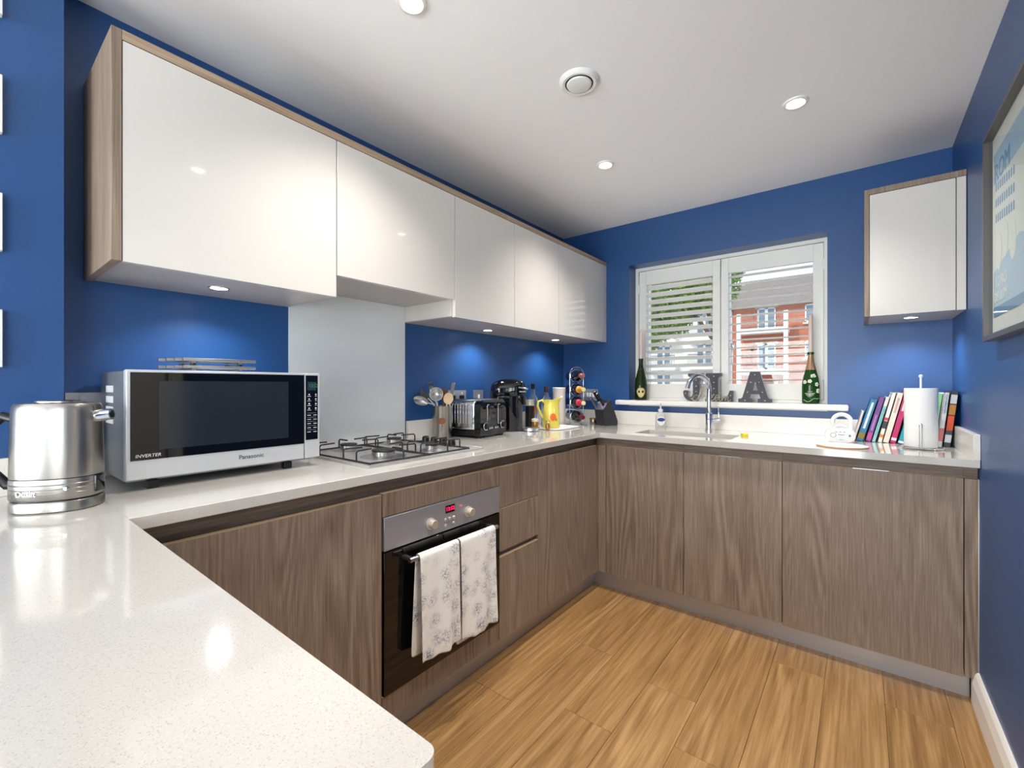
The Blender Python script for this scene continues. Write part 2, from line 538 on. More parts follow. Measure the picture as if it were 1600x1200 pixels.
# right wall with a doorway behind the camera's view
dy0, dy1, dz = -2.98, -2.20, 2.0
add('wall_right', B().box(RW, RW+0.2, dy1, 0, -0.1, CH).box(RW, RW+0.2, -3.72, dy0, -0.1, CH).box(RW, RW+0.2, YR, -5.78, -0.1, CH).box(RW, RW+0.2, -5.78, -3.72, -0.1, 0.25).box(RW, RW+0.2, -5.78, -3.72, 2.2, CH).box(RW, RW+0.2, dy0, dy1, dz, CH), M['blue'], kind='structure')
d1 = add('door_1', B().box(RW+0.05, RW+0.09, dy0, dy1, 0, dz), M['satin'], kind='structure')
add('door_frame', B().box(RW-0.016, RW+0.12, dy1, dy1+0.07, 0, dz+0.07).box(RW-0.016, RW+0.12, dy0-0.07, dy0, 0, dz+0.07).box(RW-0.016, RW+0.12, dy0, dy1, dz, dz+0.07), M['satin'], d1)
add('door_handle', B().cyl((RW+0.05, dy0+0.08, 1.0), (RW-0.005, dy0+0.08, 1.0), 0.009).cyl((RW, dy0+0.08, 1.0), (RW, dy0+0.20, 1.0), 0.009), M['chrome'], d1)
# rear wall of the living area: wide glazed doors
gx0, gx1, gz1 = -1.25, 1.95, 2.15
add('wall_rear', B().box(LX-0.15, gx0, YR-0.2, YR, -0.1, CH).box(gx1, RW+0.2, YR-0.2, YR, -0.1, CH).box(gx0, gx1, YR-0.2, YR, gz1, CH), M['blue'], kind='structure')
g = B()
for x in (gx0, gx0+0.78, gx0+1.58, gx0+2.38, gx1-0.06):
    g.box(x, x+0.06, YR-0.13, YR-0.07, 0, gz1)
g.box(gx0, gx1, YR-0.13, YR-0.07, 0, 0.08).box(gx0, gx1, YR-0.13, YR-0.07, gz1-0.06, gz1)
w2 = add('window_2', g, M['satin'], kind='structure')
add('pane', B().box(gx0+0.05, gx1-0.05, YR-0.105, YR-0.095, 0.07, gz1-0.05), M['pane'], w2)
g = B()
for y in (-5.78, -5.12, -4.44, -3.78):
    g.box(RW+0.08, RW+0.14, y, y+0.06, 0.25, 2.2)
g.box(RW+0.08, RW+0.14, -5.78, -3.72, 0.25, 0.31).box(RW+0.08, RW+0.14, -5.78, -3.72, 2.14, 2.2)
w3 = add('added_side_window', g, M['satin'], kind='structure')  # unseen window added in the right wall to let the side fill in
add('pane', B().box(RW+0.105, RW+0.111, -5.74, -3.76, 0.29, 2.16), M['pane'], w3)
# skirting along the right wall
sk = [(0, 0), (0.019, 0), (0.019, 0.085), (0.012, 0.118), (0.006, 0.128), (0, 0.128)]
add('baseboard_right', B().prism(sk, (RW, -0.60, 0), (-1, 0, 0), (0, 0, 1), (0, dy1+0.07+0.60, 0)), M['satin'], kind='structure')

# ------------------------------------------------------------------ kitchen window, sill, shutters
g = B()
a0, a1, b0, b1 = wx0, wx1, wz0+0.03, wz1
fy0, fy1 = 0.225, 0.285
g.box(a0, a0+0.055, fy0, fy1, b0, b1).box(a1-0.055, a1, fy0, fy1, b0, b1).box(a0, a1, fy0, fy1, b0, b0+0.055).box(a0, a1, fy0, fy1, b1-0.055, b1).box(1.09, 1.17, fy0, fy1, b0, b1)
w1 = add('window_1', g, M['satin'], kind='structure')
for x0, x1 in ((a0+0.05, 1.095), (1.165, a1-0.05)):
    add('pane', B().box(x0, x1, 0.252, 0.258, b0+0.05, b1-0.05), M['pane'], w1)
add('window_handle', B().box(1.185, 1.205, 0.19, 0.225, 1.46, 1.50, 0.003).box(1.19, 1.20, 0.185, 0.198, 1.36, 1.48, 0.003), M['satin_steel'], w1)
# sill board
g = B()
g.box(wx0, wx1, 0, 0.225, wz0, 1.114)
g.box(0.466, 1.817, -0.052, 0.0, 1.08, 1.114, 0.008)
add('window_sill', g, M['satin'], w1)

SY0, SY1 = 0.13, 0.158        # shutter panel depth
sh = thing('window_shutter', 'white plantation shutter with two louvred panels in the window', 'shutter', (1.137, 0.13, 1.114))
fz0, fz1 = 1.114, wz1
add('shutter_frame', B().box(wx0-0.002, wx0+0.022, 0.118, 0.19, fz0+0.0162, fz1-0.0222).box(wx1-0.022, wx1+0.002, 0.118, 0.19, fz0+0.0162, fz1-0.0222).box(wx0-0.002, wx1+0.002, 0.118, 0.19, fz1-0.022, fz1+0.002).box(wx0-0.002, wx1+0.002, 0.118, 0.19, fz0-0.001, fz0+0.016), M['satin'], sh)
def louvre_panel(x0, x1, o0, o1, tilt):
    # stiles and rails as one frame, each louvre a sub-part
    z0, z1 = fz0+0.018, fz1-0.025
    lz0, lz1 = 1.230, 1.958
    fr = add('shutter_panel', B().box(x0, o0, SY0, SY1, z0, z1, 0.002, 1).box(o1, x1, SY0, SY1, z0, z1, 0.002, 1).box(o0, o1, SY0+0.001, SY1-0.001, z0, lz0).box(o0, o1, SY0+0.001, SY1-0.001, lz1, z1), M['satin'], sh)
    n = 14
    pitch = (lz1-lz0)/n
    hw, ht = 0.0315, 0.0045
    prof = [(hw*math.cos(2*math.pi*k/12), ht*math.sin(2*math.pi*k/12)) for k in range(12)]
    c, s_ = math.cos(tilt), math.sin(tilt)
    prof = [(p[0]*c - p[1]*s_, p[0]*s_ + p[1]*c) for p in prof]
    for i in range(n):
        z = lz0 + pitch*(i+0.5)
        add('louvre', B().prism(prof, (o0+0.002, (SY0+SY1)/2, z), (0, 1, 0), (0, 0, 1), (o1-o0-0.004, 0, 0)), M['satin'], fr)
    add('hinge', B().cyl((x0 if x0 < 1 else x1, SY0-0.004, 1.90), (x0 if x0 < 1 else x1, SY0-0.004, 1.96), 0.005, n=8), M['satin'], fr)
    add('hinge', B().cyl((x0 if x0 < 1 else x1, SY0-0.004, 1.25), (x0 if x0 < 1 else x1, SY0-0.004, 1.31), 0.005, n=8), M['satin'], fr)
louvre_panel(wx0+0.024, 1.134, 0.628, 1.086, R(-20))
louvre_panel(1.138, wx1-0.024, 1.184, 1.645, R(0))

# ------------------------------------------------------------------ base units, left run (fronts face +x)
FX = 0.626                    # door front plane
FY = -0.626
PL = 0.572
DT, DB = 0.862, 0.106         # door top / bottom
HOLD = 0.0015
def xdoor(name, y0, y1, z0, z1, parent, m='oak', x=FX):
    d = add(name, B().box(x-0.019, x, y0+HOLD, y1-HOLD, z0, z1, 0.0008, 1), M[m], parent)
    add('edge_strip', B().box(x-0.0185, x-0.0005, y0+HOLD, y1-HOLD, z1, z1+0.0016), M['edge'], d)
    return d
def ydoor(name, x0, x1, z0, z1, parent, m='oak', y=FY):
    d = add(name, B().box(x0+HOLD, x1-HOLD, y, y+0.019, z0, z1, 0.0008, 1), M[m], parent)
    add('edge_strip', B().box(x0+HOLD, x1-HOLD, y+0.0005, y+0.0185, z1, z1+0.0016), M['edge'], d)
    return d
def xbody(y0, y1, parent, x1=0.604, z0=0.105):
    add('body', B().box(0.03, x1, y0+0.0005, y1-0.0005, z0, 0.80), M['oak_h'], parent)
    add('handle_rail', B().box(0.03, 0.590, y0+0.0005, y1-0.0005, 0.80, CB), M['oak_h'], parent)
def ybody(x0, x1, parent, y0=-0.604, z0=0.105, top=0.80):
    add('body', B().box(x0+0.0005, x1-0.0005, y0, -0.03, z0, top), M['oak_h'], parent)
    add('handle_rail', B().box(x0+0.0005, x1-0.0005, -0.606, -0.588, 0.80, CB), M['oak_h'], parent)
yA, yB, yC, yD, yE = -2.80, -2.158, -1.5565, -1.256, -0.648
c = thing('base_cabinet', 'grey-brown oak cabinet with one wide door under the microwave', 'cabinet', (0.3, (yA+yB)/2, 0.105))
xbody(yA, yB, c); xdoor('door', yA, yB, DB, DT-0.005, c)
c = thing('oven_housing', 'oak housing cabinet framing the built-in oven', 'cabinet', (0.3, (yB+yC)/2, 0.105))
add('body', B().box(0.03, 0.604, yB+0.0005, yB+0.018, 0.105, 0.80).box(0.03, 0.604, yC-0.018, yC-0.0005, 0.105, 0.80).box(0.03, 0.604, yB+0.018, yC-0.018, 0.105, 0.180).box(0.03, 0.045, yB+0.018, yC-0.018, 0.18, 0.80), M['oak_h'], c)
add('handle_rail', B().box(0.03, 0.590, yB, yC, 0.80, CB), M['oak_h'], c)
xdoor('top_panel', yB, yC, 0.784, DT, c); xdoor('bottom_panel', yB, yC, DB, 0.187, c)
c = thing('drawer_cabinet', 'narrow oak cabinet with three drawers beside the oven', 'cabinet', (0.3, (yC+yD)/2, 0.105))
xbody(yC, yD, c)
xdoor('drawer', yC, yD, 0.684, DT, c); xdoor('drawer', yC, yD, 0.491, 0.6785, c); xdoor('drawer', yC, yD, DB, 0.466, c)
c = thing('base_cabinet', 'tall-grained oak cabinet between the drawers and the inner corner', 'cabinet', (0.3, (yD+yE)/2, 0.105))
xbody(yD, -0.02, c); d = xdoor('door', yD, yE, DB, DT, c)
add('finger_pull', B().box(FX-0.018, FX+0.001, -1.09, -0.95, DT, DT+0.003), M['satin_steel'], d)
# ---- back run (fronts face -y)
xs = [0.678, 1.127, 1.578, 2.180, RW-0.002]
c = thing('corner_post', 'slim oak filler post in the inner corner of the units', 'filler', (0.64, -0.61, 0.105))
add('filler_panel', B().box(FX-0.019, FX-0.001, -0.6465, -0.6085, DB, DT-0.002), M['oak'], c)
add('filler_panel', B().box(FX+0.0005, xs[0]-HOLD, FY, FY+0.019, DB, DT), M['oak'], c)
c = thing('base_cabinet', 'oak cabinet door nearest the corner post, under the sink', 'cabinet', ((xs[0]+xs[1])/2, -0.3, 0.105))
ybody(0.606, xs[1], c, top=0.70); ydoor('door', xs[0], xs[1], DB, DT, c)
c = thing('base_cabinet', 'oak cabinet under the tap, between two other doors', 'cabinet', ((xs[1]+xs[2])/2, -0.3, 0.105))
ybody(xs[1], xs[2], c, top=0.70); d = ydoor('door', xs[1], xs[2], DB, DT, c)
add('finger_pull', B().box(1.30, 1.40, FY-0.001, FY+0.018, DT, DT+0.003), M['satin_steel'], d)
c = thing('appliance_cabinet', 'widest grey oak cabinet front below the books', 'cabinet', ((xs[2]+xs[3])/2, -0.3, 0.105))
ybody(xs[2], xs[3], c); d = ydoor('door', xs[2], xs[3], 0.097, DT, c)
add('finger_pull', B().box(1.84, 1.96, FY-0.001, FY+0.018, DT, DT+0.003), M['satin_steel'], d)
c = thing('end_filler', 'narrow oak filler strip against the right wall', 'filler', (2.2, -0.3, 0.105))
add('filler_panel', B().box(xs[3]+HOLD, RW-0.003, FY, FY+0.019, 0.100, DT, 0.0008, 1), M['oak'], c)
add('seal_strip', B().box(RW-0.0028, RW-0.0005, FY-0.0005, FY+0.015, 0.100, DT), M['whitep'], c)
add('handle_rail', B().box(xs[3], RW-0.002, -0.606, -0.588, 0.80, CB), M['oak_h'], c)
# ---- plinths
add('plinth', B().box(PL-0.015, PL, -2.80, -PL, 0, 0.104), M['plinth'], label='dark metal kickboard below the oven and drawers', cat='plinth')
add('plinth', B().box(PL+0.0005, 2.202, -PL, -PL+0.015, 0, 0.104), M['plinth'], label='bright metal kickboard below the sink cabinets', cat='plinth')
# ---- peninsula
c = thing('peninsula_cabinet', 'oak cabinets carrying the foreground peninsula worktop', 'cabinet', (0.9, -3.1, 0.0))
add('body', B().box(0.642, 1.55, -3.40, -2.852, 0.105, 0.80).box(0.642, 1.55, -3.40, -2.87, 0.80, CB).box(0.642, 1.50, -3.40, -2.91, 0, 0.105), M['oak_h'], c)
add('back_panel', B().box(0.142, 1.59, -3.42, -3.401, 0, CB), M['oak'], c)
add('end_panel', B().box(1.551, 1.59, -3.40, -2.83, 0, CB), M['oak'], c)
for x0, x1 in ((0.66, 1.10), (1.10, 1.55)):
    add('door', B().box(x0+HOLD, x1-HOLD, -2.851, -2.832, DB, DT), M['oak'], c)

# ------------------------------------------------------------------ worktops
SX0, SX1, SXM0, SXM1, SYB, SYF = 0.812, 1.338, 1.207, 1.219, -0.290, -0.530
wt = B()
yJ = -2.8075
wt.box(0.002, 0.648, yJ+0.0004, -0.6512, CB, CT, 0.0015, 1)
# back slab built as pieces round the sink opening
def slab(b, x0, x1, y0, y1):
    b.box(x0, x1, y0, y1, CB, CT)
slab(wt, 0.002, SX0, -0.651, -0.002); slab(wt, SX1, RW-0.002, -0.651, -0.002)
slab(wt, SX0, SX1, -0.651, SYF); slab(wt, SX0, SX1, SYB, -0.002)
add('worktop', wt, M['quartz'], label='white speckled quartz worktop running along the hob and the sink', cat='worktop', base=False, smooth=False)
wp = B()
RC = 0.012
pts = [(0.142, yJ), (1.611-RC, yJ)]
for k in range(1, 7):
    a = R(90 - 90*k/6)
    pts.append((1.611-RC+RC*math.cos(a), yJ-RC+RC*math.sin(a)))
pts += [(1.611, -3.66), (0.142, -3.66)]
wp.prism(pts, (0, 0, CB), (1, 0, 0), (0, 1, 0), (0, 0, CT-CB))
bmesh.ops.bevel(wp.bm, geom=[ed for ed in wp.bm.edges if len(ed.link_faces) == 2 and ed.calc_face_angle(0) > 1.0], offset=0.002, segments=2, affect='EDGES')
add('worktop', wp, M['quartz'], label='white quartz peninsula worktop with the kettle on it', cat='worktop', base=False)
UT = 1.035
def ups(lbl, *bx):
    b = B().box(*bx, bev=0.001, seg=1)
    add('upstand', b, M['quartz_b'], label=lbl, cat='upstand')
ups('white quartz upstand behind the toaster and utensil tin', 0.0005, 0.020, -1.566, -0.0205, CT, UT)
ups('white quartz upstand behind the microwave', 0.0005, 0.020, -2.83, -2.176, CT, UT)
ups('white quartz upstand under the window sill', 0.0005, RW-0.0205, -0.020, -0.0005, CT, UT)
ups('short white quartz upstand on the right wall beside the books', RW-0.020, RW-0.0005, -0.651, -0.0205, CT, UT)
ups('white quartz upstand behind the kettle on the pier', 0.1405, 0.160, -3.66, -2.846, CT, UT)
add('splashback', B().box(0.0005, 0.007, -2.1702, -1.5758, CT, 1.6255), M['white_gl'], label='white glass splashback behind the hob', cat='splashback')

# ------------------------------------------------------------------ wall units
UX, UB, UT2 = 0.373, 1.545, 2.111
def wallunit(name, label, y0, y1, zb, door0, light=None):
    c = thing(name, label, 'cabinet', (0.18, (y0+y1)/2, zb))
    add('body', B().box(0.0005, 0.352, y0+0.0004, y1-0.0004, zb+0.004, UT2-0.001), M['carcass'], c)
    add('underside', B().box(0.0005, 0.352, y0+0.0004, y1-0.0004, zb, zb+0.0035), M['under'], c)
    add('door', B().box(UX-0.020, UX, y0+0.0015, y1-0.0015, door0, UT2-0.002, 0.0012, 2), M['gloss'], c)
    return c
ys = [-2.766, -2.171, -1.575, -1.120, -0.666, -0.073]
c1 = wallunit('wall_cabinet', 'large cream gloss wall cabinet above the microwave', ys[0], ys[1], UB, 1.541)
wallunit('extractor_cabinet', 'shorter cream gloss extractor cabinet above the hob', ys[1], ys[2], 1.626, 1.621)
c3 = wallunit('wall_cabinet', 'cream gloss wall cabinet right beside the extractor cabinet', ys[2], ys[3], UB, 1.541)
wallunit('wall_cabinet', 'cream gloss wall cabinet in the middle of three alike, above the coffee machine', ys[3], ys[4], UB, 1.541)
c5 = wallunit('wall_cabinet', 'cream gloss wall cabinet touching the window wall, window reflected in it', ys[4], -0.0005, UB, 1.541)
# the last door stops short of the wall: replace by door + filler
for ch in kids(c5):
    if ch.name.startswith('door'):
        bpy.data.objects.remove(ch)
add('door', B().box(UX-0.020, UX, ys[4]+0.0015, ys[5]-0.0015, 1.541, UT2-0.002, 0.0012, 2), M['gloss'], c5)
add('filler_panel', B().box(UX-0.020, UX, ys[5], -0.0008, 1.541, UT2-0.002), M['gloss'], c5)
add('wood_panel', B().box(0.0005, UX+0.001, -2.787, -2.7665, 1.541, 2.136, 0.0006, 1), M['oak_l'], label='pale oak side panel at the exposed end of the wall cabinets', cat='panel')
add('cornice', B().box(0.0005, UX+0.001, -2.766, -0.0008, UT2, 2.136), M['oak_lh'], label='long pale oak strip on top of the left wall cabinets', cat='panel')
# right-hand wall unit, facing -y
RX = 1.881
c = thing('wall_cabinet', 'single cream gloss wall cabinet on the right above the books', 'cabinet', (2.05, -0.19, UB))
add('side_panel', B().box(RX, RX+0.018, -0.381, -0.0008, 1.543, 2.136), M['oak_l'], c)
add('body', B().box(RX+0.0185, RW-0.002, -0.359, -0.0008, UB+0.004, UT2-0.001), M['carcass'], c)
add('underside', B().box(RX+0.0185, RW-0.002, -0.359, -0.0008, UB, UB+0.0035), M['under'], c)
add('door', B().box(RX+0.020, 2.187, -0.380, -0.360, 1.543, UT2-0.002, 0.0012, 2), M['gloss'], c)
add('filler_panel', B().box(2.190, RW-0.003, -0.380, -0.360, 1.543, UT2-0.002), M['gloss'], c)
add('cornice', B().box(RX+0.0185, RW-0.002, -0.381, -0.0008, UT2, 2.136), M['oak_l'], c)

# ------------------------------------------------------------------ lamps
def spot(name, loc, power, angle, col, rad, parent, blend=0.6):
    l = bpy.data.lights.new(name, 'SPOT')
    l.energy = power; l.spot_size = R(angle); l.spot_blend = blend; l.color = col; l.shadow_soft_size = rad
    ob = bpy.data.objects.new(name, l)
    COL.objects.link(ob)
    ob.parent = parent
    ob.location = Vector(loc) - Vector(parent.location)
    return ob
def downlight(x, y, label):
    t = thing('ceiling_downlight', label, 'light', (x, y, CH), group='recessed ceiling downlights')
    add('trim_ring', B().lathe([(0.030, -0.004), (0.036, -0.008), (0.044, -0.006), (0.046, 0.0), (0.030, 0.0)], (0, 0, 0), 32, cap=False), M['satin'], t, local=True)
    add('lens', B().lathe([(0.001, -0.003), (0.031, -0.003)], (0, 0, 0), 28, cap=False), M['lamp'], t, local=True)
    spot('bulb', (x, y, CH-0.012), 44, 115, (1.0, 0.94, 0.87), 0.035, t, 1.0)
downlight(0.805, -0.892, 'recessed downlight in the ceiling towards the inner corner')
downlight(1.656, -0.879, 'recessed downlight in the ceiling nearest the right-hand wall cabinet')
downlight(0.791, -2.170, 'recessed downlight in the ceiling above the hob')
downlight(1.700, -2.205, 'recessed downlight in the ceiling above the end of the peninsula')
def cablight(x, y, label, z=UB):
    t = thing('cabinet_light', label, 'light', (x, y, z), group='round lights under the wall cabinets')
    add('trim_ring', B().lathe([(0.024, -0.001), (0.026, -0.003), (0.032, -0.003), (0.033, -0.0002)], (0, 0, 0), 28, cap=False), M['satin_steel'], t, local=True)
    add('lens', B().lathe([(0.001, -0.002), (0.025, -0.002)], (0, 0, 0), 24, cap=False), M['lamp_w'], t, local=True)
    spot('bulb', (x, y, z-0.006), 7.0, 140, (0.90, 0.94, 1.0), 0.02, t, 0.7)
cablight(0.187, -2.485, 'small round light under the cabinet above the microwave')
cablight(0.140, -1.078, 'small round light under the wall cabinets, above the coffee machine')
cablight(0.154, -0.361, 'small round light under the wall cabinets, above the wine rack')
cablight(2.056, -0.205, 'small round light under the single cabinet above the books')
v = thing('ceiling_vent', 'round white ceiling vent with a disc in the middle', 'vent', (1.016, -1.543, CH))
add('rim', B().lathe([(0.052, -0.004), (0.054, -0.012), (0.064, -0.013), (0.074, -0.006), (0.077, 0.0)], (0, 0, 0), 40, cap=False), M['whitep'], v, local=True)
add('throat', B().lathe([(0.053, -0.010), (0.050, -0.001), (0.001, -0.001)], (0, 0, 0), 32, cap=False), M['black'], v, local=True)
add('disc', B().lathe([(0.001, -0.020), (0.030, -0.020), (0.045, -0.017), (0.048, -0.013), (0.046, -0.010), (0.001, -0.010)], (0, 0, 0), 40, cap=False), M['whitep'], v, local=True)

# ------------------------------------------------------------------ sockets and switches
def plate(name, label, cat, cx, cy, cz, w, face, kind, group=None):
    """face 'x' = on left wall, 'y' = on back wall, '-x' = on right wall"""
    t = thing(name, label, cat, (cx, cy, cz), {'x': R(90), 'y': 0, '-x': R(-90)}[face], group)
    # local frame: plate in the x-z plane facing -y
    add('plate', B().box(-w/2, w/2, -0.007, -0.0002, -0.044, 0.044, 0.0015, 2), M['steel_h'], t, local=True)
    if kind == 'socket':
        for sx in (-0.036, 0.036):
            add('outlet', B().box(sx-0.020, sx+0.020, -0.0085, -0.0072, -0.028, 0.014), M['black'], t, local=True)
            add('rocker', B().box(sx-0.006, sx+0.006, -0.011, -0.0072, 0.020, 0.034, 0.001, 1), M['whitep'], t, local=True)
    elif kind == 'single':
        add('rocker', B().box(-0.008, 0.008, -0.011, -0.0072, -0.016, 0.016, 0.001, 1), M['whitep'], t, local=True)
    else:
        for i in range(4):
            add('rocker', B().box(-0.047+i*0.026, -0.031+i*0.026, -0.011, -0.0072, -0.016, 0.016, 0.001, 1), M['whitep'], t, local=True)
    return t
plate('wall_socket', 'steel double socket behind the utensils and toaster', 'socket', 0.0, -1.195, 1.147, 0.146, 'x', 'socket')
plate('wall_switch', 'single steel switch plate above the toaster', 'switch', 0.0, -1.012, 1.147, 0.086, 'x', 'single')
plate('wall_socket', 'steel socket plate mostly hidden behind kettle and microwave', 'socket', 0.0, -2.755, 1.155, 0.146, 'x', 'socket')
plate('wall_switch', 'four-gang steel switch plate between wine rack and knife block', 'switch', 0.230, 0.0, 1.147, 0.146, 'y', 'four')
plate('wall_socket', 'steel double plate on the right wall, mirrored in the microwave door', 'socket', RW, -1.83, 1.17, 0.146, '-x', 'socket')

# ------------------------------------------------------------------ white box canvases on the pier
k = 0
for zc in (2.232, 1.934, 1.635, 1.340):
    add('box_canvas', B().box(0.1405, 0.160, -3.10, -2.957, zc-0.073, zc+0.073, 0.001, 1), M['whitep'], label='small square white box canvas on the blue pier, %s of the column' % ('topmost', 'second from the top', 'third from the top', 'lowest')[k], cat='canvas', group='white box canvases stacked up the pier')
    k += 1

# ------------------------------------------------------------------ framed poster on the right wall
py0, py1, pz0, pz1 = -1.42, -0.898, 1.366, 2.041
P = thing('framed_poster', 'framed pale blue travel poster on the right wall', 'poster', (RW, (py0+py1)/2, pz0))
fm = mat('grey_picture_frame', (96, 92, 92), 0.35, metal=0.4)
fx0, fx1 = RW-0.034, RW-0.0005
add('frame', B().box(fx0, fx1, py0, py0+0.016, pz0, pz1).box(fx0, fx1, py1-0.016, py1, pz0, pz1).box(fx0, fx1, py0+0.016, py1-0.016, pz0, pz0+0.016).box(fx0, fx1, py0+0.016, py1-0.016, pz1-0.016, pz1), fm, P)
add('mount', B().box(RW-0.012, RW-0.001, py0+0.016, py1-0.016, pz0+0.016, pz1-0.016), mat('poster_mount', (238, 236, 226), 0.7), P)
pb = mat('poster_pale_blue', (176, 200, 218), 0.7)
pd = mat('poster_mid_blue', (112, 150, 186), 0.7)
pw = mat('poster_cream', (226, 228, 222), 0.7)
qx = RW-0.0125
pr = add('print', B().box(qx-0.0004, qx, py0+0.045, py1-0.040, pz0+0.075, pz1-0.075), pw, P)
yy0, yy1, zz0, zz1 = py0+0.045, py1-0.040, pz0+0.075, pz1-0.075
add('sky_band', B().box(qx-0.0009, qx-0.0004, yy0, yy1, zz1-0.095, zz1), pb, pr)
add('ground_band', B().prism([(0, 0), (yy1-yy0, 0), (yy1-yy0, 0.165), (0.30, 0.20), (0, 0.145)], (qx-0.0004, yy1, zz0), (0, -1, 0), (0, 0, 1), (-0.0005, 0, 0)), pb, pr)
add('base_band', B().box(qx-0.0014, qx-0.0009, yy0, yy1, zz0, zz0+0.030), pd, pr)
ar = B()
for r_, zrow in enumerate((0.300, 0.350, 0.400)):
    for i in range(9):
        y = yy1-0.03-i*0.026
        ar.prism([(-0.006, 0), (0.006, 0), (0.006, 0.022), (0.003, 0.027), (-0.003, 0.027), (-0.006, 0.022)], (qx-0.0004, y, zz0+zrow - 0.0009*(i*3)), (0, -1, 0), (0, 0, 1), (-0.0005, 0, 0))
add('arcade', ar, pd, pr, kind='stuff')
hb = B()
for cy_, cz_, ry, rz_ in ((0.07, 0.20, 0.035, 0.06), (0.15, 0.22, 0.03, 0.055), (0.23, 0.20, 0.035, 0.06)):
    hb.prism([(ry*math.cos(2*math.pi*i/16)+cy_, rz_*math.sin(2*math.pi*i/16)+cz_) for i in range(16)], (qx-0.0010, yy1, zz0), (0, -1, 0), (0, 0, 1), (-0.0005, 0, 0))
add('soft_shapes', hb, pw, pr)
text('heading', 'ROM', 0.085, (qx-0.0014, yy1-0.015, zz1-0.072), (0, -1, 0), (0, 0, 1), pd, pr, ax='LEFT')
text('caption', 'I CIRCI', 0.046, (qx-0.0016, yy1-0.030, zz0+0.105), (0, -1, 0), (0, 0, 1), pw, pr, ax='LEFT')
text('caption', "DELL'IM", 0.046, (qx-0.0016, yy1-0.012, zz0+0.058), (0, -1, 0), (0, 0, 1), pw, pr, ax='LEFT')
add('glazing', B().box(RW-0.022, RW-0.020, py0+0.012, py1-0.012, pz0+0.012, pz1-0.012), M['picture_glass'], P)

# ------------------------------------------------------------------ built-in oven
ov = thing('built_in_oven', 'built-in oven with black glass door and steel control panel', 'oven', (0.35, -1.857, 0.19))
oy0, oy1 = yB+0.004, yC-0.003
add('casing', B().box(0.06, 0.606, oy0+0.018, oy1-0.018, 0.192, 0.778), M['black'], ov)
add('control_panel', B().box(0.606, 0.632, oy0, oy1, 0.671, 0.782, 0.001, 1), M['steel_h'], ov)
dg = add('oven_door', B().box(0.606, 0.632, oy0, oy1, 0.190, 0.665, 0.001, 1), M['black_glass'], ov)
hz, hx = 0.632, 0.676
h = add('door_handle', B().cyl((hx, -2.085, hz), (hx, -1.628, hz), 0.0085, n=16), M['satin_steel'], dg)
add('handle_bracket', B().box(0.632, hx, -2.082, -2.066, hz-0.004, hz+0.006), M['satin_steel'], dg)
add('handle_bracket', B().box(0.632, hx, -1.650, -1.634, hz-0.004, hz+0.006), M['satin_steel'], dg)
kn = mat('cream_steel_knob', (214, 204, 188), 0.3, metal=0.6)
for y in (-1.954, -1.756):
    k = add('knob', B().axlathe([(0.021, 0.0), (0.021, 0.004), (0.017, 0.006), (0.0165, 0.024), (0.015, 0.026), (0.001, 0.026)], (0.632, y, 0.716), (1, 0, 0), 28), kn, ov)
dp = add('display', B().box(0.632, 0.6328, -1.879, -1.832, 0.735, 0.764), M['black_gloss'], ov)
text('clock_digits', '13:52', 0.020, (0.6332, -1.8555, 0.7495), (0, 1, 0), (0, 0, 1), M['red_led'], dp, extrude=0.0002)
add('indicator_lamp', B().axlathe([(0.003, 0), (0.003, 0.001), (0.001, 0.0015)], (0.632, -1.797, 0.748), (1, 0, 0), 12), M['red_led'], ov)
for y, z in ((-1.880, 0.712), (-1.858, 0.712), (-1.837, 0.712), (-1.880, 0.690), (-1.837, 0.690)):
    add('button', B().axlathe([(0.0065, 0), (0.0065, 0.004), (0.005, 0.0055), (0.001, 0.0055)], (0.632, y, z), (1, 0, 0), 16), kn, ov)

# ------------------------------------------------------------------ tea towels on the oven handle
tw = blotch('toile_tea_towel', (250, 247, 240), (112, 126, 152))
def towel(y0, y1, zf, zb, label, seed, flare=0.0, dy=0.0):
    rnd = random.Random(seed)
    ny, r = 18, 0.012
    ph = [rnd.uniform(0, 6.28) for _ in range(3)]
    path = []                       # (x, z, s) up the back, over the bar, down the front
    nb, nf = 10, 16
    for i in range(nb):
        path.append((hx-0.013, zb + (hz-zb)*i/(nb-1), -1+i/(nb-1)))
    for a in (150, 120, 90, 60, 30):
        path.append((hx+r*math.cos(R(a)), hz+r*math.sin(R(a)), 0))
    for i in range(nf):
        path.append((hx+0.013, hz-(hz-zf)*i/(nf-1), i/(nf-1)))
    loops = []
    for x, z, s_ in path:
        lp = []
        for j in range(ny):
            u = j/(ny-1)
            d = abs(s_)
            w = 0.009*d*math.sin(u*9+ph[0]+s_*1.2) + 0.006*d*math.sin(u*17+ph[1]) 
            y = y0+(y1-y0)*u + (dy if s_ < 0 else 0) * d + flare*d*(u-0.5)
            fold = 0.0015*d*math.sin(u*11+ph[2])
            xx = x + (w if s_ >= 0 else -0.3*abs(w)) + (0.010*d if s_ > 0 else 0)
            zz = z + (fold if abs(s_) > 0.9 else 0) + (0.006*math.sin(u*2.0+ph[1]) if abs(s_) > 0.95 else 0)
            lp.append((max(xx, 0.638), y, zz))
        loops.append(lp)
    b = B()
    b.rings(loops, close=False)
    me = b.mesh('tea_towel')
    ob = add('tea_towel', me, tw, label=label, cat='towel', group='tea towels over the oven handle')
    so_ = ob.modifiers.new('thick', 'SOLIDIFY'); so_.thickness = 0.0022; so_.offset = 0
    sb = ob.modifiers.new('sub', 'SUBSURF'); sb.levels = 1; sb.render_levels = 1
    return ob
towel(-2.050, -1.862, 0.275, 0.290, 'blue and white printed tea towel over the oven handle, next to the wide cabinet door', 3, dy=-0.018)
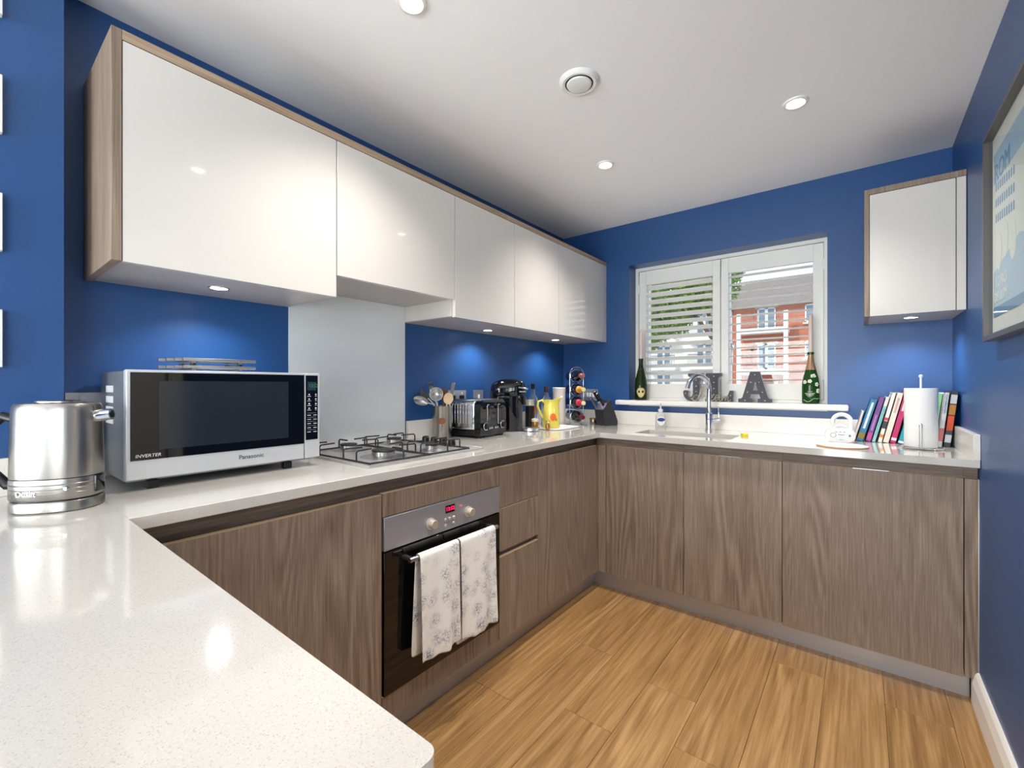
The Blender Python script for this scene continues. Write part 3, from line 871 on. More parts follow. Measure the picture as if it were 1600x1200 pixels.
towel(-1.856, -1.652, 0.262, 0.235, 'blue and white printed tea towel over the oven handle, next to the drawers', 11, dy=-0.005, flare=-0.015)

# ------------------------------------------------------------------ gas hob
hb_ = thing('gas_hob', 'stainless steel four-burner gas hob with dark pan supports', 'hob', (0.31, -1.874, CT))
tr = B()
hx0, hx1, hy0, hy1 = 0.058, 0.562, -2.165, -1.583
tr.box(hx0, hx1, hy0, hy1, CT, CT+0.006, 0.002, 2)
tr.box(hx0+0.001, hx1-0.001, hy0+0.001, hy0+0.012, CT+0.004, CT+0.0095, 0.002, 2).box(hx0+0.001, hx1-0.001, hy1-0.012, hy1-0.001, CT+0.004, CT+0.0095, 0.002, 2).box(hx1-0.012, hx1-0.001, hy0+0.012, hy1-0.012, CT+0.004, CT+0.0095, 0.002, 2).box(hx0+0.001, hx0+0.012, hy0+0.012, hy1-0.012, CT+0.004, CT+0.0095, 0.002, 2)
add('tray', tr, M['hob'], hb_)
for (x, y, r) in ((0.407, -1.996, 0.046), (0.153, -1.988, 0.036), (0.127, -1.735, 0.036), (0.432, -1.772, 0.028)):
    bn = add('burner', B().lathe([(r*1.9, 0.006), (r*1.5, 0.009), (r*1.15, 0.014), (r*0.95, 0.014), (r*0.95, 0.026), (r*0.85, 0.027), (0.001, 0.027)], (x, y, CT), 32, cap=False), M['satin_steel'], hb_)
    add('burner_cap', B().lathe([(0.001, 0.0270), (r*0.92, 0.0270), (r*0.96, 0.030), (r*0.92, 0.034), (0.001, 0.035)], (x, y, CT), 32, cap=False), M['iron'], bn)
    add('igniter', B().cyl((x+r*0.7, y-r*0.95, CT+0.008), (x+r*0.7, y-r*0.95, CT+0.028), 0.003, n=8), M['whitep'], bn)
def pan_support(x0, x1, y0, y1, centres):
    b = B()
    z0, z1 = CT+0.010, CT+0.046
    r = 0.0032
    c = [(x0, y0, z0), (x1, y0, z0), (x1, y1, z0), (x0, y1, z0)]
    for i in range(4):
        b.tube([c[i], c[(i+1) % 4]], r, 8)
    for (x, y, _) in c:
        b.cyl((x, y, CT+0.0062), (x, y, z0), 0.004, n=8)
    for cx, cy in centres:
        for ey, s_ in ((y0, 1), (y1, -1)):
            for q in (-0.042, 0.042):
                b.tube([(cx+q, ey, z0), (cx+q, ey, z1-0.006), (cx+q, ey+s_*0.006, z1), (cx+q*0.7, ey+s_*0.070, z1)], r, 8)
        ex = x1 if cx > (x0+x1)/2 else x0
        s_ = -1 if ex == x1 else 1
        b.tube([(ex, cy, z0), (ex, cy, z1-0.006), (ex+s_*0.006, cy, z1), (ex+s_*0.065, cy, z1)], r, 8)
    add('pan_support', b, M['iron'], hb_)
pan_support(0.078, 0.530, -2.140, -1.872, ((0.407, -1.996), (0.153, -1.988)))
pan_support(0.078, 0.530, -1.866, -1.645, ((0.432, -1.772), (0.127, -1.735)))
for x in (0.205, 0.265, 0.325, 0.385):
    k = add('knob', B().lathe([(0.019, 0.006), (0.018, 0.012), (0.016, 0.030), (0.014, 0.032), (0.001, 0.032)], (x, -1.608, CT), 24, cap=False), M['black'], hb_)
    add('knob_grip', B().box(x-0.003, x+0.003, -1.622, -1.594, CT+0.03, CT+0.036, 0.001, 1), M['black'], k)

# ------------------------------------------------------------------ microwave
mw = thing('microwave', 'large silver microwave oven with a black glass door', 'microwave', (0.19, -2.492, CT))
mx0, mx1, my0, my1, mz0, mz1 = 0.022, 0.345, -2.756, -2.228, 0.966, 1.263
add('case', B().box(mx0, mx1-0.012, my0+0.004, my1-0.004, mz0-0.006, mz1-0.002, 0.006, 2), M['mwgrey'], mw)
ds = -2.283                      # split between door and control panel
dr = add('door', B().box(mx1-0.012, mx1+0.014, my0, ds-0.001, mz0+0.003, mz1, 0.003, 2), M['silver'], mw)
gl_ = add('door_glass', B().box(mx1+0.010, mx1+0.0155, my0+0.009, ds-0.002, mz0+0.055, mz1-0.007), M['black_glass'], dr)
mesh_m = mat('oven_window_mesh', (34, 38, 44), 0.12, spec=0.6)
add('viewing_window', B().box(mx1+0.0155, mx1+0.0157, my0+0.070, ds-0.055, mz0+0.080, mz1-0.030), mesh_m, gl_)
text('maker_mark', 'Panasonic', 0.0185, (mx1+0.0145, -2.452, mz0+0.032), (0, 1, 0), (0, 0, 1), M['print_k'], dr, extrude=0.0003)
text('maker_mark', 'INVERTER', 0.0125, (mx1+0.0160, my0+0.047, mz0+0.066), (0, 1, 0.0), (0, 0.15, 1), M['print_w'], gl_, extrude=0.0002)
pn = add('control_panel', B().box(mx1-0.012, mx1+0.014, ds+0.001, my1, mz0+0.003, mz1, 0.003, 2), M['silver'], mw)
kp = add('keypad', B().box(mx1+0.010, mx1+0.0150, ds+0.004, my1-0.008, mz0+0.066, mz1-0.008), M['black_gloss'], pn)
add('lcd_screen', B().box(mx1+0.0150, mx1+0.0154, ds+0.010, my1-0.014, mz1-0.060, mz1-0.030), M['lcd'], kp)
text('clock_digits', '13:52', 0.018, (mx1+0.0157, -2.252, mz1-0.044), (0, 1, 0), (0, 0, 1), M['green_led'], kp, extrude=0.0002, squash=0.8)
pb_ = B()
for r_ in range(4):
    for c_, wq in ((0.012, 0.013), (0.036, 0.006)):
        z = mz1-0.078-r_*0.016
        y = ds+0.004+c_
        pb_.box(mx1+0.0150, mx1+0.0153, y-0.0025, y+0.0025, z+0.002, z+0.006)
        pb_.box(mx1+0.0150, mx1+0.0153, y-wq/2, y+wq/2, z-0.003, z-0.0015)
for r_ in range(5):
    for c_ in (0.012, 0.033):
        z = mz1-0.146-r_*0.0145
        pb_.box(mx1+0.0150, mx1+0.0153, ds+0.004+c_-0.006, ds+0.004+c_+0.006, z-0.001, z+0.001)
    pb_.box(mx1+0.0150, mx1+0.0153, ds+0.010, my1-0.014, mz1-0.139-r_*0.0145, mz1-0.1386-r_*0.0145)
add('key_print', pb_, M['print_w'], kp, kind='stuff')
vents = B()
for zz in range(4):
    for yy in range(9):
        vents.box(mx0+0.085+yy*0.010, mx0+0.090+yy*0.010, my0+0.0025, my0+0.0045, mz1-0.062-zz*0.030, mz1-0.043-zz*0.030)
add('vent_slots', vents, M['whitep'], mw, kind='stuff')
for x, y in ((0.330, -2.695), (0.330, -2.33), (0.06, -2.70), (0.06, -2.30)):
    add('foot', B().box(x-0.012, x+0.012, y-0.013, y+0.013, CT, mz0-0.004, 0.002, 1), M['black'], mw)

# ------------------------------------------------------------------ two rod trivets stacked on the microwave
def trivet(z, label):
    t = thing('rod_trivet', label, 'trivet', (0.19, -2.515, z), group='metal trivets on the microwave')
    for i, dx in enumerate((0.06, 0.025, -0.01, -0.045)):
        add('rod', B().box(dx-0.006, dx+0.006, -0.088-i*0.012, 0.118-i*0.012, 0.012, 0.022, 0.003, 2), M['satin_steel'], t, local=True)
    for y in (-0.06, 0.07):
        add('cross_bar', B().box(-0.05, 0.064, y-0.005, y+0.005, 0.006, 0.0125), M['satin_steel'], t, local=True)
    for y in (-0.06, 0.07):
        for x in (-0.045, 0.058):
            add('rubber_foot', B().lathe([(0.001, 0), (0.007, 0), (0.008, 0.003), (0.008, 0.0062), (0.001, 0.0062)], (x, y, 0), 14, cap=False), M['black'], t, local=True)
trivet(mz1-0.002, 'metal rod trivet lying directly on the microwave')
trivet(mz1+0.0205, 'metal rod trivet lying on top of another trivet')

# ------------------------------------------------------------------ kettle
kt = thing('kettle', 'brushed steel electric kettle on the peninsula', 'kettle', (0.405, -2.884, CT), R(52))
def oval(b, prof, sx, sy, n=48, p=2.4, cap=True):
    loops = []
    for r, z in prof:
        lp = []
        for i in range(n):
            a = 2*math.pi*i/n
            ca, sa = math.cos(a), math.sin(a)
            lp.append((sx*r*math.copysign(abs(ca)**(2/p), ca), sy*r*math.copysign(abs(sa)**(2/p), sa), z))
        loops.append(lp)
    return b.rings(loops, True, cap, cap)
ka, kb = 0.080, 0.064
add('base', oval(B(), [(0.96, 0.0), (1.0, 0.003), (1.0, 0.020), (0.97, 0.024)], ka, kb), M['steel'], kt, local=True)
add('base_gap', oval(B(), [(0.94, 0.020), (0.94, 0.029)], ka, kb), M['black'], kt, local=True)
bd = add('lower_band', oval(B(), [(0.985, 0.0285), (1.0, 0.031), (0.995, 0.070), (0.985, 0.0735)], ka, kb), M['steel'], kt, local=True)
for z in (0.042, 0.052, 0.062):
    add('rib', oval(B(), [(0.993, z-0.002), (1.006, z), (0.993, z+0.002)], ka, kb, cap=False), M['steel'], bd, local=True)
add('seam', oval(B(), [(0.97, 0.0725), (0.97, 0.0765)], ka, kb), M['black'], kt, local=True)
add('body', oval(B(), [(0.985, 0.0755), (0.99, 0.078), (0.975, 0.14), (0.955, 0.22), (0.94, 0.234), (0.89, 0.241), (0.6, 0.243), (0.1, 0.243)], ka, kb), M['steel'], kt, local=True)
add('lid', oval(B(), [(0.5, 0.2425), (0.5, 0.246), (0.46, 0.2475), (0.05, 0.248)], ka, kb), M['steel'], kt, local=True)
add('spout', B().tube([(0.060, 0, 0.205), (0.075, 0, 0.211), (0.104, 0, 0.214)], [0.0145, 0.0145, 0.013], 24), M['chrome'], kt, local=True)
add('spout_mouth', B().axlathe([(0.0085, 0), (0.0085, 0.001)], (0.1038, 0, 0.2140), (1, 0, 0.1), 20), M['black'], kt, local=True)
add('water_gauge', B().box(0.068, 0.0825, -0.016, 0.016, 0.034, 0.074, 0.004, 2), M['black_gloss'], kt, local=True)
add('rivet', B().axlathe([(0.005, 0), (0.004, 0.002), (0.001, 0.0025)], (0.048, -0.0565, 0.052), (0.3, -1, 0), 16), M['chrome'], kt, local=True)
add('handle', B().tube([(-0.070, 0, 0.200), (-0.102, 0, 0.212), (-0.128, 0, 0.188), (-0.134, 0, 0.135), (-0.122, 0, 0.085), (-0.095, 0, 0.055), (-0.074, 0, 0.055)], 0.0105, 12), M['black'], kt, local=True)
me = textmesh('Dualit', 0.016, (-0.020, -0.0632, 0.0445), (1, -0.13, 0), (0, 0, 1), extrude=0.001)
me.materials.clear()
add('maker_mark', me, M['chrome'], bd, local=True, smooth=False)

# ------------------------------------------------------------------ utensil tin and its utensils
tx, ty = 0.104, -1.406
tn = thing('utensil_tin', 'dull steel tin holding cooking utensils', 'tin', (tx, ty, CT))
add('can', B().lathe([(0.001, 0.0), (0.050, 0.0), (0.052, 0.002), (0.052, 0.168), (0.053, 0.171), (0.051, 0.172), (0.050, 0.168), (0.050, 0.006), (0.001, 0.006)], (0, 0, 0), 40, cap=False), M['tin'], tn, local=True)
def patch(b, rf, a0, aw, z0, zh, n=20, m=5):
    c = b.bm.verts.new((rf(z0)*math.cos(a0), rf(z0)*math.sin(a0), z0))
    prev = None
    for k in range(1, m+1):
        f = k/m
        vs = []
        for i in range(n):
            a = a0 + f*aw*math.cos(2*math.pi*i/n); z = z0 + f*zh*math.sin(2*math.pi*i/n)
            vs.append(b.bm.verts.new((rf(z)*math.cos(a), rf(z)*math.sin(a), z)))
        for i in range(n):
            j = (i+1) % n
            b.bm.faces.new((c, vs[i], vs[j]) if prev is None else (prev[i], vs[i], vs[j], prev[j]))
        prev = vs
    return b
def on_cyl(b, r, a0, aw, z0, zh, n=20):
    return patch(b, lambda z: r, a0, aw, z0, zh, n)
acam = math.atan2(-3.0426-ty, 1.8659-tx)
add('label_badge', on_cyl(B(), 0.0528, acam-0.05, 0.42, 0.094, 0.017), mat('brown_badge', (128, 78, 52), 0.6), tn, local=True)
def spoon_head(b, c, u, v, w, lu, lv, depth, n=18):
    """shallow bowl: centre c, long axis u, cross v, normal w"""
    c, u, v, w = map(Vector, (c, u, v, w))
    def ring(f, up):
        return [c + u*(lu*f*math.cos(2*math.pi*i/n)) + v*(lv*f*math.sin(2*math.pi*i/n)) - w*(depth*(1-f*f) - up) for i in range(n)]
    return b.rings([ring(f, 0) for f in (0.2, 0.5, 0.8, 1.0)] + [ring(f, 0.0018) for f in (1.0, 0.8, 0.5, 0.2)])
woodm = mat('pale_wooden_spoon', (226, 198, 158), 0.6)
woodd = mat('dark_wooden_spoon', (132, 88, 44), 0.6)
Rv, Tv, Zv = Vector((0.786, 0.618, 0)), Vector((0.618, -0.786, 0)), Vector((0, 0, 1))
def utensil(name, label, root, tip, mats, head, mh=None):
    """root: (right, toward) offset at the tin floor, tip: (right, up) of the head centre"""
    base = Vector((tx, ty, CT+0.012)) + Rv*root[0] + Tv*root[1]
    end = Vector((tx, ty, CT)) + Rv*tip[0] + Tv*tip[1] + Zv*tip[2]
    tt = (CT + 0.178 - base.z)/(end.z - base.z)
    rim = base + (end-base)*min(tt, 1.0)
    off_ = Vector((rim.x-tx, rim.y-ty, 0))
    if off_.length > 0.043:                      # the shaft bends over the rim instead of piercing the tin
        off_ = off_.normalized()*0.043
    rim = Vector((tx+off_.x, ty+off_.y, rim.z))
    d = (end-rim).normalized()
    t = thing(name, label, 'utensil', tuple(base), 0.0, 'cooking utensils standing in the tin')
    side = d.cross(Tv).normalized()
    nrm = side.cross(d).normalized()
    if nrm.dot(Tv) < 0: nrm = -nrm
    hl = head.get('len', 0.035)
    add('shaft', B().tube([base, rim, end - d*hl*0.8], [0.0045, 0.0042, 0.004], 10), M[mats] if isinstance(mats, str) else mats, t)
    b = B()
    kind = head['k']
    if kind == 'spoon':
        spoon_head(b, end, d, side, nrm, head['len'], head['w'], head.get('d', 0.008))
    elif kind == 'turner':
        b.obox(end, d*head['len'], side*head['w'], nrm*0.0012, 0.001, 1)
    elif kind == 'server':
        spoon_head(b, end, d, side, nrm, head['len'], head['w'], 0.014)
        for q in (-1, -0.5, 0, 0.5, 1):
            p0 = end + side*(q*head['w']*0.8) + d*head['len']*0.75
            b.tube([p0, p0 + d*0.016 + nrm*0.012, p0 + d*0.020 + nrm*0.026], 0.0022, 6)
    elif kind == 'ladle':
        pf = [(0.001, 0), (0.020, 0.003), (0.032, 0.013), (0.036, 0.028), (0.0345, 0.028), (0.030, 0.014), (0.019, 0.005), (0.001, 0.002)]
        b.axlathe(pf, end - nrm*0.02 + d*0.01, (nrm*0.9 + d*0.25), 22)
    add('head', b, mh or (M[mats] if isinstance(mats, str) else mats), t)
utensil('wooden_spoon', 'pale wooden spoon standing at the front of the utensil tin', (0.022, 0.018), (0.040, 0.046, 0.212), woodm, dict(k='spoon', len=0.034, w=0.026, d=0.006))
utensil('wooden_spoon', 'dark wooden spoon standing behind the pale one in the tin', (0.006, -0.028), (0.000, -0.034, 0.232), woodd, dict(k='spoon', len=0.032, w=0.026, d=0.006))
utensil('serving_spoon', 'steel serving spoon leaning low over the left of the tin', (-0.020, 0.012), (-0.108, 0.030, 0.200), 'satin_steel', dict(k='spoon', len=0.040, w=0.024, d=0.012))
utensil('slotted_turner', 'black and steel turner leaning to the left out of the tin', (-0.028, -0.006), (-0.100, -0.014, 0.232), 'satin_steel', dict(k='turner', len=0.036, w=0.016), M['black'])
utensil('spaghetti_server', 'steel spaghetti server with prongs in the utensil tin', (-0.014, -0.022), (-0.058, -0.040, 0.256), 'satin_steel', dict(k='server', len=0.024, w=0.016))
utensil('ladle', 'steel ladle hooked over the middle of the utensil tin', (-0.004, 0.022), (-0.022, 0.040, 0.218), 'satin_steel', dict(k='ladle', len=0.03, w=0.03))
utensil('spatula', 'grey spatula standing tallest at the right of the tin', (0.026, -0.012), (0.052, -0.024, 0.262), 'satin_steel', dict(k='turner', len=0.034, w=0.010), mat('grey_silicone', (120, 112, 112), 0.5))

# ------------------------------------------------------------------ toaster
ts = thing('toaster', 'black and chrome four-slot toaster', 'toaster', (0.1597, -1.2016, CT), R(6.5))
# local: +x = control end, y = width
L2, W2, TH = 0.122, 0.125, 0.208
def tend(b, x0, x1):
    pts = [(-W2, 0.012), (-W2, TH-0.05)]
    for k in range(1, 7):
        a = R(180 - 90*k/6)
        pts.append((-W2+0.045+0.045*math.cos(a), TH-0.05+0.045*math.sin(a)))
    pts2 = [(-p[0], p[1]) for p in reversed(pts)]
    poly = pts + pts2
    return b.prism(poly, (x0, 0, 0), (0, 1, 0), (0, 0, 1), (x1-x0, 0, 0))
e1 = tend(B(), L2-0.040, L2)
bmesh.ops.bevel(e1.bm, geom=[ed for ed in e1.bm.edges if len(ed.link_faces) == 2 and ed.calc_face_angle(0) > 1.2], offset=0.006, segments=3, affect='EDGES')
en = add('control_end', e1, M['black_gloss'], ts, local=True)
e2 = tend(B(), -L2, -L2+0.035)
add('back_end', e2, M['black_gloss'], ts, local=True)
add('chrome_shell', B().box(-L2+0.036, L2-0.041, -W2+0.004, W2-0.004, 0.038, TH-0.010, 0.014, 3), M['chrome'], ts, local=True)
add('top_plate', B().box(-L2+0.037, L2-0.042, -W2+0.022, W2-0.022, TH-0.009, TH-0.004), M['satin_steel'], ts, local=True)
for y in (-0.078, -0.028, 0.028, 0.078):
    add('slot', B().box(-L2+0.048, L2-0.055, y-0.014, y+0.014, TH-0.006, TH-0.0035), M['black'], ts, local=True)
rb = B()
for i in range(8):
    x = -L2+0.050+i*0.019
    rb.box(x-0.003, x+0.003, -W2+0.0015, -W2+0.005, 0.075, TH-0.028, 0.0012, 1)
add('side_ribs', rb, M['chrome'], ts, local=True)
add('foot_frame', B().box(-L2+0.004, L2-0.004, -W2+0.004, W2-0.004, 0.008, 0.037, 0.004, 2), M['black'], ts, local=True)
for x in (-0.10, 0.10):
    for y in (-0.105, 0.105):
        add('foot', B().lathe([(0.014, 0.0), (0.014, 0.009)], (x, y, 0), 16), M['black'], ts, local=True)
for y in (-0.052, 0.052):
    add('lever_track', B().tube([(L2+0.001, y-0.010, 0.170), (L2+0.001, y-0.010, 0.075), (L2+0.001, y-0.006, 0.068), (L2+0.001, y+0.006, 0.068), (L2+0.001, y+0.010, 0.075), (L2+0.001, y+0.010, 0.170), (L2+0.001, y+0.006, 0.177), (L2+0.001, y-0.006, 0.177)], 0.002, 6, closed=True), M['chrome'], en, local=True)
    add('lever', B().cyl((L2, y, 0.160), (L2+0.022, y, 0.160), 0.006, n=12).ball((L2+0.026, y, 0.160), (0.009, 0.014, 0.010), 12), M['black'], en, local=True)
for y in (-0.082, 0.082):
    k = add('dial', B().axlathe([(0.020, 0), (0.020, 0.006), (0.015, 0.010), (0.014, 0.022), (0.001, 0.022)], (L2, y, 0.062), (1, 0, 0), 24), M['black'], en, local=True)
    add('dial_ring', B().tube([(L2+0.006, y+0.0195*math.cos(a), 0.062+0.0195*math.sin(a)) for a in [2*math.pi*i/24 for i in range(24)]], 0.0022, 6, closed=True), M['chrome'], k, local=True)
for y in (-0.042, -0.022, 0.014, 0.034):
    add('button', B().axlathe([(0.006, 0), (0.006, 0.004), (0.001, 0.005)], (L2, y, 0.050), (1, 0, 0), 12), M['chrome'], en, local=True)

# ------------------------------------------------------------------ capsule coffee machine
cm = thing('coffee_machine', 'black capsule coffee machine with a domed head', 'coffee machine', (0.158, -0.892, CT), math.atan2(0.53, 0.85))
def stadium(x0, x1, hw, z, n=14):
    pts = []
    for i in range(n+1):
        a = -math.pi/2 + math.pi*i/n
        pts.append((x1-hw+hw*math.cos(a), hw*math.sin(a), z))
    for i in range(n+1):
        a = math.pi/2 + math.pi*i/n
        pts.append((x0+hw+hw*math.cos(a), hw*math.sin(a), z))
    return pts
add('body', B().rings([stadium(-0.118, 0.070, 0.062, 0.0), stadium(-0.120, 0.070, 0.064, 0.004), stadium(-0.120, 0.068, 0.064, 0.215)]), M['black_gloss'], cm, local=True)
add('head', B().rings([stadium(-0.120, 0.074, 0.064, 0.2155), stadium(-0.121, 0.098, 0.066, 0.222), stadium(-0.120, 0.100, 0.066, 0.262), stadium(-0.112, 0.094, 0.062, 0.290), stadium(-0.088, 0.078, 0.053, 0.307), stadium(-0.055, 0.055, 0.036, 0.317), stadium(-0.02, 0.03, 0.012, 0.320)]), M['black_gloss'], cm, local=True)
add('front_column', B().rings([stadium(0.0, 0.080, 0.040, 0.003), stadium(0.0, 0.080, 0.040, 0.150)]), mat('graphite_metal', (88, 90, 96), 0.3, metal=0.8), cm, local=True)
add('spout_block', B().rings([stadium(0.02, 0.100, 0.034, 0.158), stadium(0.02, 0.103, 0.036, 0.164), stadium(0.02, 0.100, 0.036, 0.2150)]), M['black_gloss'], cm, local=True)
add('chrome_band', B().tube([Vector(p) + Vector((0.0015, 0, 0)) for p in stadium(-0.10, 0.1005, 0.0665, 0.243)][2:14], 0.0040, 8), M['chrome'], cm, local=True)
add('head_lever', B().tube([(0.060, -0.060, 0.270), (0.105, -0.030, 0.262), (0.112, 0.0, 0.260), (0.105, 0.030, 0.262), (0.060, 0.060, 0.270)], 0.005, 10), M['chrome'], cm, local=True)
add('drip_tray', B().rings([[(0.130+0.056*math.cos(2*math.pi*i/36), 0.056*math.sin(2*math.pi*i/36), z) for i in range(36)] for z in (0.004, 0.020)]), M['chrome'], cm, local=True)
add('tray_base', B().box(0.060, 0.150, -0.030, 0.030, 0.0, 0.004), M['black'], cm, local=True)
add('tray_grille', B().lathe([(0.050, 0.0203), (0.050, 0.0212), (0.001, 0.0212)], (0.130, 0, 0), 28, cap=False), M['satin_steel'], cm, local=True)

# milk frother
fr = thing('milk_frother', 'black ribbed milk frother with a clear lid beside the coffee machine', 'frother', (0.150, -0.668, CT))
pf = [(0.001, 0.0), (0.031, 0.0)]
for i in range(12):
    z = 0.012 + i*0.0108
    pf += [(0.0312, z), (0.0298, z+0.003), (0.0312, z+0.006)]
pf += [(0.031, 0.146), (0.001, 0.147)]
add('body', B().lathe(pf, (0, 0, 0), 28, cap=False), M['black'], fr, local=True)
clear = mat('frosted_lid', (214, 212, 206), 0.25, metal=0.5)
add('lid', B().lathe([(0.030, 0.147), (0.032, 0.150), (0.032, 0.154), (0.0285, 0.155), (0.0285, 0.180), (0.030, 0.182), (0.030, 0.187), (0.001, 0.188)], (0, 0, 0), 28, cap=False), clear, fr, local=True)

# generic bottle
def bottle(name, label, loc, prof, matb, cap=None, capm=None, lab=None, labm=None, group=None, cat='bottle'):
    t = thing(name, label, cat, loc, 0.0, group)
    add('glass', B().lathe(prof, (0, 0, 0), 28, cap=False), matb, t, local=True)
    if cap: add('cap', B().lathe(cap, (0, 0, 0), 20, cap=False), capm, t, local=True)
    if lab:
        a0, aw, z0, zh, r = lab
        add('label_patch', on_cyl(B(), r, a0, aw, z0, zh) if len(lab) == 5 else None, labm, t, local=True)
    return t
def facing(x, y):
    return math.atan2(-3.0426-y, 1.8659-x)
clear_gl = mat('clear_spirit_glass', (196, 210, 222), 0.05, trans=0.85, ior=1.3)
x, y = 0.070, -0.520
bottle('spirit_bottle', 'clear spirit bottle with an orange label behind the yellow jug', (x, y, CT), [(0.001, 0), (0.038, 0), (0.040, 0.004), (0.040, 0.165), (0.034, 0.190), (0.016, 0.215), (0.0135, 0.255), (0.014, 0.262)], clear_gl,
       [(0.0145, 0.255), (0.0145, 0.292), (0.001, 0.293)], M['black'], (facing(x, y), 0.55, 0.110, 0.034, 0.0408), mat('orange_label', (222, 84, 40), 0.6))
x, y = 0.105, -0.405
bottle('spirit_bottle', 'spirit bottle with a brown cap next to the white canister', (x, y, CT), [(0.001, 0), (0.034, 0), (0.036, 0.004), (0.036, 0.160), (0.030, 0.185), (0.016, 0.205), (0.015, 0.235)], clear_gl,
       [(0.0165, 0.232), (0.0165, 0.272), (0.001, 0.273)], mat('brown_cap', (70, 48, 50), 0.5), (facing(x, y), 0.5, 0.09, 0.04, 0.0366), mat('purple_label', (150, 140, 170), 0.6))
cn = thing('storage_canister', 'tall cream canister behind the yellow jug', 'canister', (0.165, -0.330, CT))
cnm = mat('cream_canister', (232, 222, 212), 0.45)
add('canister_body', B().lathe([(0.001, 0), (0.044, 0), (0.045, 0.003), (0.045, 0.232), (0.001, 0.232)], (0, 0, 0), 32, cap=False), cnm, cn, local=True)
add('canister_lid', B().lathe([(0.046, 0.2325), (0.0465, 0.236), (0.0465, 0.262), (0.044, 0.265), (0.001, 0.265)], (0, 0, 0), 32, cap=False), cnm, cn, local=True)

# tray with the yellow jug and two small ornaments
def rrect(x0, x1, y0, y1, r, z, n=6):
    pts = []
    for cx, cy, a0 in ((x1-r, y1-r, 0), (x0+r, y1-r, 90), (x0+r, y0+r, 180), (x1-r, y0+r, 270)):
        for k in range(n+1):
            a = R(a0+90*k/n)
            pts.append((cx+r*math.cos(a), cy+r*math.sin(a), z))
    return pts
ox = mat('white_melamine', (236, 232, 228), 0.35)
add('serving_tray', B().rings([rrect(0.225, 0.395, -0.716, -0.420, 0.05, CT), rrect(0.220, 0.400, -0.721, -0.415, 0.05, CT+0.004), rrect(0.220, 0.400, -0.721, -0.415, 0.05, CT+0.009), rrect(0.226, 0.394, -0.715, -0.421, 0.05, CT+0.009)]), ox, label='white rounded board under the yellow jug', cat='tray')
TZ = CT+0.009
jx, jy = 0.300, -0.640
jg = thing('jug', 'yellow ceramic jug painted with an orange', 'jug', (jx, jy, TZ), math.atan2(0.618, 0.786))
yel = mat('yellow_glaze', (224, 208, 88), 0.25, coat=0.3)
def jug_loops(inner=0.0):
    loops = []
    for k, (r, z, sp) in enumerate([(0.050, 0.0, 0), (0.054, 0.004, 0), (0.055, 0.03, 0), (0.053, 0.08, 0), (0.050, 0.125, 0), (0.047, 0.152, 0.15), (0.047, 0.166, 0.45), (0.050, 0.178, 1.0)]):
        lp = []
        for i in range(36):
            a = 2*math.pi*i/36
            w = max(0.0, math.cos(a))**4
            rr = r - inner + sp*0.022*w
            lp.append((rr*math.cos(a), rr*math.sin(a), z + sp*0.026*w + (0.004 if inner and k == 0 else 0)))
        loops.append(lp)
    return loops
add('jug_body', B().rings(jug_loops() + list(reversed(jug_loops(0.004)))), yel, jg, local=True)
add('handle', B().tube([(-0.040, 0, 0.158), (-0.060, 0, 0.176), (-0.082, 0, 0.168), (-0.088, 0, 0.140), (-0.074, 0, 0.100), (-0.052, 0, 0.062)], 0.0075, 12), yel, jg, local=True)
def cone_patch(b, a0, aw, z0, zh, rf, n=22):
    return patch(b, rf, a0, aw, z0, zh, n)
rf = lambda z: (0.055 - 0.002*max(0, (z-0.03))/0.05 if z < 0.08 else 0.053-0.003*(z-0.08)/0.045) + 0.0009
jf = facing(jx, jy) - math.atan2(0.618, 0.786)
add('painted_orange', cone_patch(B(), jf+0.22, 0.40, 0.070, 0.024, rf), mat('orange_glaze', (238, 106, 40), 0.3), jg, local=True)
add('painted_leaf', cone_patch(B(), jf+0.62, 0.14, 0.054, 0.010, rf), mat('green_glaze', (120, 150, 80), 0.3), jg, local=True)
add('painted_stalk', cone_patch(B(), jf+0.34, 0.05, 0.112, 0.016, rf), mat('white_glaze', (236, 236, 220), 0.3), jg, local=True)
gold = mat('antique_gold', (186, 140, 74), 0.3, metal=0.9)
ow = thing('owl_figurine', 'little gold owl ornament in front of the jug handle', 'ornament', (0.300, -0.742, CT), math.atan2(-0.786, 0.618))
add('body', B().ball((0, 0, 0.022), (0.017, 0.015, 0.022), 16), gold, ow, local=True)
add('head', B().ball((0, 0, 0.048), (0.015, 0.013, 0.012), 14).cyl((0, -0.010, 0.055), (0, -0.014, 0.065), 0.004, 0.001, 8).cyl((0, 0.010, 0.055), (0, 0.014, 0.065), 0.004, 0.001, 8), gold, ow, local=True)
add('eye', B().ball((0.013, -0.006, 0.049), 0.004, 10), M['whitep'], ow, local=True)
add('eye', B().ball((0.013, 0.006, 0.049), 0.004, 10), M['whitep'], ow, local=True)
ow.location = (0.335, -0.735, CT)
MX[ow] = Matrix.Translation(ow.location)
jr = thing('candle_jar', 'small cream and gold jar beside the owl', 'jar', (0.245, -0.742, CT))
add('jar_body', B().lathe([(0.001, 0), (0.019, 0), (0.022, 0.004), (0.022, 0.050), (0.019, 0.052)], (0, 0, 0), 24, cap=False), gold, jr, local=True)
add('jar_lid', B().lathe([(0.023, 0.0515), (0.0235, 0.066), (0.021, 0.069), (0.001, 0.069)], (0, 0, 0), 24, cap=False), mat('cream_lid', (226, 218, 196), 0.4), jr, local=True)
sp = thing('salt_shaker', 'slim white shaker standing between frother and jar', 'shaker', (0.205, -0.690, CT))
add('shaker_body', B().lathe([(0.001, 0), (0.013, 0), (0.014, 0.003), (0.012, 0.055), (0.001, 0.056)], (0, 0, 0), 18, cap=False), M['whitep'], sp, local=True)
